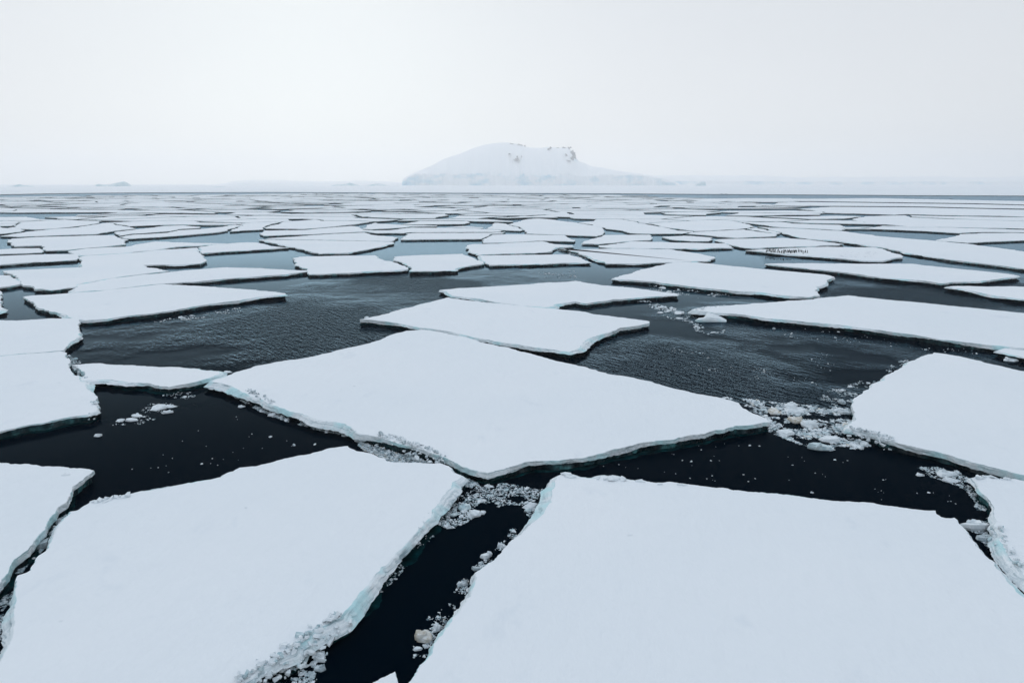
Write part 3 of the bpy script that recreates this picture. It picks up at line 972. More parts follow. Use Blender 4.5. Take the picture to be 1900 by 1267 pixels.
def build_far():
    rnd = random.Random(21)
    traced = [[(p.x, p.y) for p in rs[::2]] for rs in FLOES]
    boxes = [(min(p[0] for p in t), max(p[0] for p in t), min(p[1] for p in t), max(p[1] for p in t)) for t in traced]
    seeds = []
    GX, GY = 35.0, 20.0
    for iy in range(8, 58):
        for ix in range(-22, 23):
            if rnd.random() < 0.30:
                continue
            x = (ix + 0.5 * (iy % 2) + rnd.uniform(-.48, .48)) * GX
            y = (iy + rnd.uniform(-.48, .48)) * GY
            px = to_px((x, y, 0.4))
            if -120 < px[0] < 2020 and px[1] > 356:
                seeds.append((x, y, px))
    h0 = 0.48
    cells = []
    y_lim = at_level(950, 428).y
    for i, (x, y, px) in enumerate(seeds):
        if any(inside(p, *px) for p in POOLS):
            continue
        if px[1] < interp(FAST_EDGE, px[0]) + 2.2:
            continue
        if px[0] > 1470 and px[1] < 400:
            continue
        if y < y_lim:
            continue
        poly = [(x - 110, y - 80), (x + 110, y - 80), (x + 110, y + 80), (x - 110, y + 80)]
        for j, (u, v, _) in enumerate(seeds):
            if i == j or abs(u - x) > 160 or abs(v - y) > 100:
                continue
            dx, dy = u - x, v - y
            # stretched metric: floes wider than deep
            k = 0.62
            nx, ny = dx * k * k, dy
            poly = clip(poly, (x + u) / 2, (y + v) / 2, nx, ny)
            if len(poly) < 3:
                break
        if len(poly) >= 3:
            poly = clip(poly, 0, y_lim, 0, -1)
        if len(poly) < 3:
            continue
        cells.append((x, y, px, poly))
    made = []
    for x, y, px, poly in cells:
        cx = sum(p[0] for p in poly) / len(poly)
        cy = sum(p[1] for p in poly) / len(poly)
        if any(b[0] <= cx <= b[1] and b[2] <= cy <= b[3] and inside(t, cx, cy) for t, b in zip(traced, boxes)):
            continue
        # densify
        n = len(poly)
        dense = []
        for i in range(n):
            a, b = poly[i], poly[(i + 1) % n]
            k = max(1, int(math.hypot(b[0] - a[0], b[1] - a[1]) / 3.0))
            for j in range(k):
                dense.append((a[0] + (b[0] - a[0]) * j / k, a[1] + (b[1] - a[1]) * j / k))
        gap = rnd.choice((0.5, 0.7, 1.0, 1.5, 2.2, 3.5, 5.0)) * (0.7 + y / 420.0)
        gx, gy = rnd.uniform(-.5, .5) * gap, rnd.uniform(0, 1) * gap
        near = [t for t, b in zip(traced, boxes) if b[0] - 3 < max(p[0] for p in poly) and b[1] + 3 > min(p[0] for p in poly)
                and b[2] - 3 < max(p[1] for p in poly) and b[3] + 3 > min(p[1] for p in poly)]
        res = []
        bad = False
        for qx, qy in dense:
            dx, dy = qx - cx, qy - cy
            ln = math.hypot(dx, dy) or 1
            t = 1 - gap / ln
            for tr in near:
                m = len(tr)
                for i in range(m):
                    ax, ay = tr[i]
                    bx, by = tr[(i + 1) % m]
                    ex, ey = bx - ax, by - ay
                    den = dx * ey - dy * ex
                    if abs(den) < 1e-9:
                        continue
                    s = ((ax - cx) * ey - (ay - cy) * ex) / den
                    w = ((ax - cx) * dy - (ay - cy) * dx) / den
                    if 0 <= w <= 1 and 0 < s < t + 1.0 / ln:
                        t = s - 1.0 / ln
            t = max(0.35 if not near else 0.02, t)
            p = Vector((cx + dx * t + gx, cy + dy * t + gy, 0))
            p.x += 0.5 * noise.noise(Vector((p.x * 0.08, p.y * 0.08, 1))) + 0.7 * noise.noise(Vector((p.x * 0.45, p.y * 0.3, 4)))
            p.y += 0.5 * noise.noise(Vector((p.x * 0.08, p.y * 0.08, 8))) + 0.7 * noise.noise(Vector((p.x * 0.45, p.y * 0.3, 14)))
            res.append(p)
        area = abs(signed_area(res))
        if area < 40:
            continue
        made.append((cy, px, res, h0 + rnd.uniform(-0.05, 0.07)))
    made.sort(key=lambda r: r[0])
    keep = [m for m in made][:215]
    rest = made[215:]

    def shape(res, h):
        pts = [Vector((p.x, p.y, h)) for p in res]
        if signed_area(pts) < 0:
            pts.reverse()
        slab, base, _, _ = floe_meshes(pts, h)
        nb = len(slab[0])
        verts = slab[0] + base[0]
        faces = slab[1] + [tuple(i + nb for i in f) for f in base[1]]
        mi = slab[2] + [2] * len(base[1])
        return verts, faces, mi
    for cy, px, res, h in keep:
        v, f, mi = shape(res, h)
        cen = sum(v, Vector()) / len(v)
        cen.z = 0
        o = link("pack_floe", mesh("pack_floe", [q - cen for q in v], f, mi), [M['snow'], M['face'], M['wet_shaded']])
        o.location = cen
        lab, grp = far_label(*to_px(cen))
        tag(o, lab, "ice floe", grp)
    V, F, I = [], [], []
    for cy, px, res, h in rest:
        v, f, mi = shape(res, h)
        n = len(V)
        V += v
        F += [tuple(i + n for i in q) for q in f]
        I += mi
    if V:
        o = link("far_pack_ice", mesh("far_pack_ice", V, F, I), [M['snow'], M['face'], M['wet_shaded']])
        tag(o, "mass of tiny floes at the far edge of the pack below the island", "pack ice", None, 'stuff')
    print("far floes", len(made), len(rest))


build_far()


KEEP = []
for rs in FLOES[:32]:
    t = [(p.x, p.y) for p in rs[::3]]
    KEEP.append((min(p[0] for p in t), max(p[0] for p in t), min(p[1] for p in t), max(p[1] for p in t), t))


def on_floe(x, y):
    for a, b, c, d, t in KEEP:
        if a <= x <= b and c <= y <= d and inside(t, x, y):
            return True
    return False


def lump(rnd, sx, sy, hgt, tilt=0.12, top=0.72, k=None, sub=0.08):
    """angular broken piece of ice: ragged prism with a smaller tilted top"""
    k = k or rnd.choice((5, 6, 6, 7, 8))
    a0 = rnd.random() * 6.28
    ang = sorted(a0 + (i + rnd.uniform(-.32, .32)) * 2 * math.pi / k for i in range(k))
    tx, ty = rnd.uniform(-tilt, tilt), rnd.uniform(-tilt, tilt)
    vs = []
    rad = [rnd.uniform(0.62, 1.05) for _ in range(k)]
    for f, z in ((0.9, -sub), (1.0, hgt * 0.35), (top, hgt)):
        for a, r in zip(ang, rad):
            x, y = math.cos(a) * r * f * sx * 0.5, math.sin(a) * r * f * sy * 0.5
            zz = z
            if z > 0:
                zz = z + (x / sx * tx + y / sy * ty) * 2 * max(sx, sy) * (0.5 if z < hgt else 1.0) + rnd.uniform(-.12, .12) * hgt
                zz = max(0.012, zz)
            vs.append(Vector((x, y, zz)))
    fs = []
    for r in range(2):
        for i in range(k):
            j = (i + 1) % k
            fs.append((r * k + i, r * k + j, (r + 1) * k + j, (r + 1) * k + i))
    fs.append(tuple(2 * k + i for i in range(k)))
    return vs, fs


def big_lump(rnd, sx, sy, hgt):
    """a larger piece: broken slab, often with a second slab or snow clod riding on it"""
    vs, fs = lump(rnd, sx, sy, hgt, 0.10, rnd.uniform(.72, .92), rnd.choice((6, 7, 8, 9)))
    V, F = list(vs), list(fs)
    for _ in range(rnd.choice((0, 1, 1, 2, 3))):
        q = rnd.uniform(.3, .62)
        a, b = lump(rnd, sx * q, sy * q * rnd.uniform(.6, 1.1), hgt * rnd.uniform(.5, 1.0), 0.3, .75)
        a = rot2(a, rnd.uniform(0, 6.28))
        ox, oy = rnd.uniform(-.24, .24) * sx, rnd.uniform(-.24, .24) * sy
        n = len(V)
        V += [Vector((p.x + ox, p.y + oy, p.z + hgt * 0.72)) for p in a]
        F += [tuple(k + n for k in g) for g in b]
    return mesh("ice_chunk", V, F)


def rot2(vs, a):
    c, s = math.cos(a), math.sin(a)
    return [Vector((v.x * c - v.y * s, v.x * s + v.y * c, v.z)) for v in vs]


COLS = ["brash_white", "brash_grey", "brash_blue", "brash_dark", "brash_tan"]

# belts: name of place, outline in survey pixels, fragments, fragment sizes (m), single chunks, their sizes, colour weights, clumping
BELTS = [
 ("under the left front edge of the diamond floe", [(396,713),(425,716),(470,738),(520,760),(565,774),(610,788),(650,800),(668,808),(664,815),(630,806),(585,797),(530,782),(480,762),(440,740),(405,722)], 1500, (.05,.2), 16, (.28,.55), (4,5,3,3,0), -0.12),
 ("packed in the wedge between the diamond and big left floes", [(664,806),(700,815),(740,828),(790,846),(822,856),(814,862),(775,862),(722,859),(712,852),(696,843),(676,836),(664,826)], 2200, (.06,.2), 22, (.26,.5), (3,6,2,3,1), -0.5),
 ("in the narrow gap at the front tip of the diamond floe", [(828,862),(850,868),(882,880),(892,892),(885,908),(862,902),(858,884),(842,872)], 420, (.05,.22), 8, (.22,.45), (3,5,4,3,1), -0.2),
 ("in the packed mouth of the black channel", [(850,905),(880,898),(905,904),(930,896),(960,900),(1000,908),(1024,905),(1018,930),(1000,950),(985,962),(972,950),(978,938),(940,936),(900,950),(860,972),(830,982),(812,972),(830,940)], 3400, (.03,.2), 26, (.2,.5), (6,4,3,4,0), -0.16),
 ("scattered along the right shore of the black channel", [(985,958),(1005,953),(960,1000),(925,1034),(905,1048),(886,1064),(884,1086),(868,1116),(850,1142),(826,1178),(806,1200),(790,1226),(764,1218),(768,1180),(806,1130),(842,1100),(866,1060),(910,1030),(948,985)], 1100, (.03,.15), 22, (.14,.36), (6,4,2,2,.5), 0.06),
 ("sprinkled along the left shore of the black channel", [(800,972),(840,960),(800,1000),(772,1030),(735,1075),(706,1100),(700,1080),(740,1030),(770,1000)], 240, (.04,.15), 8, (.15,.3), (4,4,3,3,0), 0.2),
 ("at the foot of the rubble ridge by the bottom edge", [(548,1215),(575,1195),(612,1185),(612,1230),(590,1260),(560,1290),(470,1300),(520,1255)], 420, (.05,.2), 10, (.2,.4), (5,4,2,2,0), 0.05),
 ("in the wide brash field right of the diamond floe", [(1335,738),(1380,740),(1420,744),(1470,750),(1530,752),(1584,742),(1582,775),(1572,792),(1600,804),(1640,818),(1625,826),(1590,832),(1540,836),(1490,826),(1450,812),(1425,800),(1400,795),(1432,783),(1414,772),(1392,762),(1372,748)], 4200, (.05,.42), 44, (.30,.95), (8,4,2,4,0.6), -0.06),
 ("drifting off the brown cornered floe's ragged left edge", [(1520,742),(1530,728),(1580,712),(1620,700),(1690,660),(1684,672),(1640,697),(1618,715),(1584,738),(1560,748)], 330, (.08,.28), 12, (.3,.55), (5,4,2,2,0), 0.12),
 ("along the striped front of the brown cornered floe", [(1640,818),(1700,836),(1770,854),(1830,868),(1822,876),(1760,862),(1690,846),(1640,830)], 420, (.06,.22), 10, (.25,.5), (5,4,2,2,0), 0.12),
 ("in the curved belt left of the turquoise edged floe", [(1702,868),(1735,866),(1780,878),(1808,893),(1822,915),(1838,940),(1846,975),(1856,1002),(1870,1032),(1852,1034),(1826,1010),(1800,985),(1816,962),(1808,930),(1790,908),(1760,895),(1722,884)], 1700, (.04,.18), 24, (.2,.42), (5,5,3,3,0), -0.12),
 ("trailing across the black water below the wedge floe", [(192,800),(205,788),(250,772),(275,750),(310,728),(345,720),(365,735),(345,748),(320,765),(270,785),(230,800)], 300, (.05,.2), 7, (.25,.45), (7,4,1,2,0), 0.08),
 ("choking the crack beside the lower left floe", [(128,950),(118,966),(102,985),(88,1012),(60,1040),(40,1062),(8,1074),(30,1040),(58,1018),(78,990),(100,955),(112,945)], 520, (.05,.2), 12, (.2,.45), (3,5,4,3,0), 0.0),
 ("packed into the crack at the lower left corner", [(0,1098),(24,1092),(29,1112),(24,1140),(23,1175),(12,1205),(0,1222),(-20,1230),(-20,1100)], 700, (.04,.17), 10, (.16,.32), (3,5,3,3,0), -0.15),
 ("in the turquoise gap left of the wedge floe", [(122,655),(138,665),(150,672),(158,690),(152,704),(140,690),(128,672)], 200, (.08,.25), 8, (.28,.5), (2,3,6,2,0), -0.1),
 ("in the trail beside the upturned ice block", [(1185,548),(1215,562),(1260,578),(1300,590),(1330,602),(1345,615),(1330,625),(1290,615),(1285,600),(1240,590),(1200,572),(1178,556)], 420, (.12,.45), 16, (.5,1.1), (6,4,1,3,0), 0.06),
 ("floating off the front of the large ragged ended floe", [(1150,532),(1210,530),(1290,540),(1360,548),(1350,556),(1270,552),(1200,545)], 260, (.12,.42), 8, (.5,1.0), (5,4,1,3,0), 0.1),
 ("strewn over the rippled water right of the diamond floe", [(1240,650),(1270,640),(1330,665),(1400,680),(1470,690),(1530,650),(1560,660),(1520,720),(1440,720),(1380,700),(1300,690)], 100, (.06,.20), 6, (.24,.4), (6,4,1,0,0), 0.2),
 ("in the thin streak off the pointed left floe", [(285,598),(330,588),(400,578),(455,570),(455,576),(400,586),(340,596)], 120, (.15,.4), 6, (.5,1.0), (7,3,1,1,0), 0.08),
 ("dotting the dark water left of the packed wedge", [(430,880),(330,880),(200,870),(260,840),(420,760),(480,790),(560,820),(620,826),(560,842)], 24, (.05,.16), 4, (.22,.36), (8,3,0,0,0), -1),
 ("dotting the black water right of the channel mouth", [(1100,866),(1300,820),(1450,830),(1600,850),(1700,880),(1790,930),(1740,944),(1600,925),(1400,905),(1250,888)], 50, (.04,.14), 5, (.18,.3), (8,4,0,0,0), 0.22),
 ("in the dark slush behind the second long low floe", [(1000,506),(1075,503),(1070,516),(1010,517)], 110, (.15,.4), 3, (.45,.7), (3,3,0,5,0), 0.0),
 ("in the gaps among the slab floes of the middle distance", [(1030,458),(1060,462),(1120,485),(1100,484),(1060,474),(1025,466)], 160, (.2,.6), 4, (.7,1.2), (3,5,1,3,0), 0.0),
 ("floating thinly near the very wide floe's front edge", [(1420,600),(1560,616),(1780,645),(1900,668),(1900,684),(1760,654),(1560,640),(1430,620)], 70, (.08,.26), 6, (.3,.7), (7,4,0,1,0), 0.15),
]

# single pieces large enough to draw one by one: x0, x1, y0, y1, colour, label
PIECES = [
 (1450,1498,755,768,"brash_white","long flat white slab at the back of the wide brash field"),
 (1424,1448,756,772,"brash_tan","tan stained hummock of ice at the left of the wide brash field"),
 (1464,1492,772,787,"brash_tan","peach stained lump in the middle of the wide brash field"),
 (1488,1522,780,796,"brash_white","pointed white block in the middle of the wide brash field"),
 (1440,1472,795,811,"brash_white","rounded white block at the front left of the wide brash field"),
 (1502,1546,820,838,"brash_blue","yellow blue tinted slab at the front of the wide brash field"),
 (1521,1556,806,823,"brash_white","twin topped white block near the front of the wide brash field"),
 (1596,1613,818,829,"brash_white","square white block before the brown crumbled corner"),
 (1412,1433,775,788,"brash_white","white block touching the right tip of the diamond floe"),
 (1460,1478,746,755,"brash_white","small white block on the back rim of the wide brash field"),
 (1738,1771,872,886,"brash_white","flat white plate floating before the striped floe front"),
 (1750,1777,886,896,"brash_white","tapered white plate just below the flat white plate at right"),
 (1700,1713,877,884,"brash_white","lone small floater left of the flat white plate"),
 (1784,1830,966,984,"brash_white","long white slab wedged across the narrow lead at lower right"),
 (1812,1842,990,1006,"brash_grey","grey slab in the narrow lead below the long wedged slab"),
 (864,894,944,963,"brash_white","bright angular block in the mouth of the black channel"),
 (848,876,932,949,"brash_blue","pale blue plate left of the bright angular block"),
 (968,1004,931,945,"brash_white","large white plate at the right of the channel mouth"),
 (896,916,899,905,"brash_white","thin white plate at the back of the channel mouth"),
 (822,844,974,981,"brash_white","flat white piece below the channel mouth brash"),
 (891,914,1022,1040,"brash_white","lone angular white block in the black channel by its right shore"),
 (922,940,1007,1018,"brash_white","small white block hugging the right shore of the channel"),
 (876,892,1048,1060,"brash_grey","greyish lump in the middle of the channel's right shore"),
 (848,868,1076,1088,"brash_white","triangular white chip in the black channel"),
 (768,806,1168,1196,"brash_tan","cream stained cluster block low on the channel's right shore"),
 (802,822,1156,1172,"brash_white","rounded white block above the cream stained block"),
 (768,784,1198,1208,"brash_white","white block below the cream stained block"),
 (584,606,1208,1230,"brash_white","upright pale block at the foot of the rubble ridge"),
 (582,606,1232,1246,"brash_grey","grey plate at the foot of the rubble ridge"),
 (500,525,765,774,"brash_white","oblong white block under the diamond floe's left front edge"),
 (659,675,809,821,"brash_white","rounded white block at the head of the packed wedge"),
 (648,664,804,811,"brash_white","thin white plate beside the rounded block at the packed wedge"),
 (441,455,751,757,"brash_white","small oval floater off the diamond floe's left front edge"),
 (280,308,750,762,"brash_white","largest white plate in the trail below the wedge floe"),
 (306,328,751,757,"brash_white","slim white plate right of the largest plate in the trail"),
 (234,254,775,783,"brash_white","white plate midway along the trail below the wedge floe"),
 (245,264,768,775,"brash_white","lumpy plate behind the midway plate of the trail"),
 (302,320,761,768,"brash_white","flat plate at the front of the trail below the wedge floe"),
 (175,188,805,811,"brash_white","lone floater at the lower end of the trail"),
 (217,231,777,783,"brash_white","notched plate at the lower part of the trail"),
 (1865,1888,664,672,"brash_white","small flat pan under the broken floe at the right edge"),
 (1218,1236,567,573,"brash_white","flat white pan left of the upturned ice block"),
 (1240,1256,570,575,"brash_white","second flat pan in the trail left of the upturned block"),
 (1250,1270,578,584,"brash_white","long flat pan nearest the upturned block"),
 (1223,1237,532,537,"brash_white","small pan off the front of the large ragged ended floe"),
 (414,430,687,693,"brash_white","thin plate stuck at the left tip of the diamond floe"),
 (30,62,1012,1032,"brash_blue","turquoise block jammed in the crack by the lower left floe"),
 (66,90,1000,1020,"brash_grey","grey plate lying in the crack by the lower left floe"),
 (6,24,1145,1170,"brash_blue","pale turquoise block at the lower left corner crack"),
]


def build_brash():
    rnd = random.Random(99)
    for place, outline, nfrag, fs, nbig, bs, cw, clump in BELTS:
        g = [at_level(x, y) for x, y in outline]
        gp = [(p.x, p.y) for p in g]
        x0, x1 = min(p[0] for p in gp), max(p[0] for p in gp)
        y0, y1 = min(p[1] for p in gp), max(p[1] for p in gp)
        so = Vector((rnd.uniform(0, 50), rnd.uniform(0, 50), 0))
        d0 = math.hypot((x0 + x1) / 2, (y0 + y1) / 2)

        def pick(sc):
            for _ in range(400):
                x, y = rnd.uniform(x0, x1), rnd.uniform(y0, y1)
                if not inside(gp, x, y) or on_floe(x, y):
                    continue
                q = Vector((x, y, 0)) * (1.1 * 30 / max(25, d0)) + so
                if noise.noise(q) + 0.5 * noise.noise(q * 3) < clump + rnd.uniform(-.12, .12):
                    continue
                return x, y
            return None
        for i in range(nbig):
            p = pick(1)
            if not p:
                continue
            s = bs[0] + (bs[1] - bs[0]) * rnd.random() ** 2
            col = rnd.choices(COLS, cw)[0]
            if col == "brash_dark":
                col = "brash_white"
            me = big_lump(rnd, s, s * rnd.uniform(.5, .85), s * rnd.uniform(.07, .19))
            o = link("ice_chunk", me, [M[col]])
            o.location = (p[0], p[1], 0)
            o.rotation_euler = (0, 0, rnd.uniform(0, 6.28))
            tag(o, "ice chunk " + place, "ice chunk", "ice chunks " + place)
        V, F, I = [], [], []
        for i in range(nfrag):
            p = pick(1)
            if not p:
                continue
            s = fs[0] + (fs[1] - fs[0]) * rnd.random() ** 3.0
            ci = rnd.choices(range(5), cw)[0]
            hg = s * rnd.uniform(.05, .24) if ci != 3 else 0.015
            vs, ff = lump(rnd, s, s * rnd.uniform(.45, .95), hg, 0.22, rnd.uniform(.45, .85), rnd.choice((4, 5, 5, 6)), 0.03)
            vs = rot2(vs, rnd.uniform(0, 6.28))
            n = len(V)
            V += [Vector((v.x + p[0], v.y + p[1], v.z)) for v in vs]
            F += [tuple(k + n for k in f) for f in ff]
            I += [ci] * len(ff)
        if V:
            o = link("brash_ice", mesh("brash_ice", V, F, I), [M[c] for c in COLS])
            tag(o, "fine crushed ice " + place, "brash ice", None, 'stuff')
    for a, b, c, d, col, label in PIECES:
        p = at_level((a + b) / 2, d - (d - c) * 0.35)
        dist = math.hypot(p.length, CAMH)
        sx = (b - a) * dist / FPX
        gr = dist * (d - c) / FPX          # apparent height
        el = CAMH / dist
        sy = min(1.2 * sx, 0.62 * gr / el)
        hg = min(0.34 * sx, 0.34 * gr)
        o = link("ice_chunk", big_lump(rnd, sx * 1.12, sy, hg), [M[col]])
        o.location = p
        o.rotation_euler = (0, 0, rnd.uniform(-.25, .25))
        tag(o, label, "ice chunk", "larger single ice chunks")


build_brash()


def upturned_block():
    """the tilted wedge of floe ice standing in the lead"""
    back = [(1292.4, 592.6), (1296.3, 590.0), (1304.7, 589.2), (1309, 586.2), (1310.5, 582), (1312, 580.3), (1317, 580.5), (1327, 583.4), (1338, 587.4), (1348, 593)]
    ridge = [(1292.4, 593.2), (1296.3, 591.6), (1304.7, 591), (1309, 590), (1310.5, 589), (1312, 588.6), (1317, 588.9), (1327, 590), (1338, 592.6), (1348, 594.6)]
    foot = [(1292.6, 594.6), (1296.3, 595.5), (1304.7, 596.5), (1309, 597), (1310.5, 597.2), (1312, 597.4), (1317, 598), (1327, 598.8), (1338, 599.6), (1347, 598.6)]
    D = at_level(1320, 598).y
    rows = [[at_depth(x, y, D + 2.4) for x, y in back],
            [at_depth(x, (y + v) / 2 - 0.3, D + 1.3) for (x, y), (_, v) in zip(back, ridge)],
            [at_depth(x, y, D + 0.35) for x, y in ridge],
            [at_depth(x, (y + v) / 2, D + 0.15) for (x, y), (_, v) in zip(ridge, foot)],
            [at_depth(x, y, D + 0.1) for x, y in foot]]
    for p in rows[-1]:
        p.z = -0.1
    rows.append([p + Vector((0, 1.8, -0.2)) for p in rows[-1]])
    V = [p for r in rows for p in r]
    n = len(back)
    F, I = [], []
    for r in range(6):
        for i in range(n - 1):
            a, b = r * n, ((r + 1) % 6) * n
            F.append((a + i, b + i, b + i + 1, a + i + 1))
            I.append(0 if r < 2 else 1)
    F.append(tuple(r * n for r in range(6))); I.append(1)
    F.append(tuple(r * n + n - 1 for r in reversed(range(6)))); I.append(1)
    o = link("ice_block", mesh("ice_block", V, F, I), [M['brash_white'], M['face']])
    tag(o, "upturned wedge of white ice standing in the lead before the very wide floe", "ice block")


upturned_block()

# ridges of crushed blocks frozen onto floe edges
RIDGES = [
 ("near_left", [(446,1268),(490,1242),(549,1203),(604,1163),(640,1142)], 300, (.10,.48), .42, "brash_blue", 0.22),
 ("near_left", [(655,1118),(690,1078),(726,1038),(772,990),(800,950)], 26, (.08,.26), .12, "brash_white", 0.05),
 ("near_center", [(700,808),(728,812),(760,826),(800,840),(826,850)], 130, (.14,.5), .5, "brash_grey", 0.2),
 ("near_center", [(456,724),(472,730),(505,748)], 45, (.12,.4), .35, "brash_grey", 0.2),
 ("right_near", [(1575,795),(1605,802),(1632,806),(1652,818)], 110, (.12,.42), .5, "brash_grey", 0.15),
 ("right_low", [(1846,975),(1858,1005),(1872,1030),(1892,1052)], 100, (.1,.34), .35, "brash_blue", 0.2),
 ("right_low", [(1808,888),(1835,884),(1880,890)], 30, (.12,.42), .2, "brash_white", 0.1),
 ("near_right", [(1042,882),(1100,889),(1150,888),(1200,895),(1285,901)], 13, (.4,1.3), .2, "brash_white", 0.06),
 ("near_left", [(142,945),(165,933),(240,919)], 20, (.25,.7), .2, "brash_white", 0.08),
 ("wedge_small", [(136,680),(150,690),(156,702)], 26, (.14,.4), .3, "brash_blue", 0.1),
 ("left_lower", [(176,742),(180,755),(170,770)], 20, (.15,.4), .25, "brash_blue", 0.1),
 ("right_big", [(1288,575),(1310,571),(1345,567)], 24, (.2,.6), .4, "brash_white", 0.1),
 ("behind_center", [(670,592),(682,590)], 6, (.4,.8), .2, "brash_white", 0.1),
]


def build_ridges():
    rnd = random.Random(5)
    for key, line, n, sz, wid, col, lift in RIDGES:
        fl = T[key]
        h = fl['h']
        g = [at_level(x, y, h) for x, y in line]
        seg = [(b - a).length for a, b in zip(g, g[1:])]
        tot = sum(seg)
        V, F, I = [], [], []
        for k in range(n):
            t = rnd.random() * tot
            i = 0
            while i < len(seg) - 1 and t > seg[i]:
                t -= seg[i]
                i += 1
            p = g[i].lerp(g[i + 1], min(1, t / seg[i]))
            dr = (g[i + 1] - g[i]).normalized()
            nrm = Vector((dr.y, -dr.x, 0))
            u = rnd.gauss(0, 0.45)
            p = p + nrm * u * wid
            s = sz[0] + (sz[1] - sz[0]) * rnd.random() ** 1.8
            fl_ = lift < 0.09
            vs, ff = lump(rnd, s, s * rnd.uniform(.35, .8), s * (rnd.uniform(.05, .10) if fl_ else rnd.uniform(.10, .26)), 0.1, .82, rnd.choice((4, 5, 5, 6)), 0.04)
            tl = Matrix.Rotation(rnd.uniform(0, 6.28), 3, 'Z') @ Matrix.Rotation(rnd.gauss(0, .14 if fl_ else .6), 3, 'X') @ Matrix.Rotation(rnd.gauss(0, .12 if fl_ else .3), 3, 'Y')
            is_in = on_floe(p.x, p.y)
            z = h + rnd.random() ** 2 * lift * max(0, 1 - abs(u)) if is_in else rnd.uniform(0.05, h * 0.9)
            m0 = len(V)
            V += [tl @ v + Vector((p.x, p.y, z)) - fl.location for v in vs]
            F += [tuple(q + m0 for q in f) for f in ff]
            I += [0 if rnd.random() < .7 else 1] * len(ff)
        o = bpy.data.objects.new("ice_rubble", mesh("ice_rubble", V, F, I))
        o.data.materials.append(M['brash_white'])
        o.data.materials.append(M[col])
        C.objects.link(o)
        o.parent = fl
        o['kind'] = 'stuff'


build_ridges()


def penguin_mesh():
    prof = [(0.0, 0.02), (0.02, 0.085), (0.10, 0.125), (0.22, 0.135), (0.36, 0.115), (0.46, 0.075), (0.50, 0.060), (0.55, 0.068), (0.60, 0.060), (0.64, 0.030), (0.655, 0.0)]
    k = 10
    V, F, I = [], [], []
    for z, r in prof:
        for i in range(k):
            a = 2 * math.pi * i / k
            V.append(Vector((math.sin(a) * r * 0.92, -math.cos(a) * r, z + 0.04)))
    for j in range(len(prof) - 1):
        for i in range(k):
            F.append((j * k + i, j * k + (i + 1) % k, (j + 1) * k + (i + 1) % k, (j + 1) * k + i))
            front = i in (k - 1, 0, 1, k - 2)
            I.append(1 if front and prof[j][0] < 0.44 else 0)

    def box(c, s, rot=None):
        n = len(V)
        for x in (-1, 1):
            for y in (-1, 1):
                for z in (-1, 1):
                    q = Vector((x * s[0], y * s[1], z * s[2]))
                    if rot:
                        q = rot @ q
                    V.append(Vector(c) + q)
        for f in ((0, 1, 3, 2), (4, 6, 7, 5), (0, 4, 5, 1), (2, 3, 7, 6), (0, 2, 6, 4), (1, 5, 7, 3)):
            F.append(tuple(n + i for i in f)); I.append(0)
    for s in (-1, 1):
        box((s * 0.145, 0.0, 0.30), (0.010, 0.035, 0.13), Matrix.Rotation(-s * 0.28, 3, 'Y'))   # flipper
        box((s * 0.05, -0.06, 0.015), (0.035, 0.06, 0.015))                                        # foot
    box((0, -0.085, 0.615), (0.014, 0.04, 0.012))                                               # bill
    box((0, 0.13, 0.06), (0.035, 0.06, 0.012), Matrix.Rotation(0.5, 3, 'X'))                     # tail
    return mesh("penguin", V, F, I)


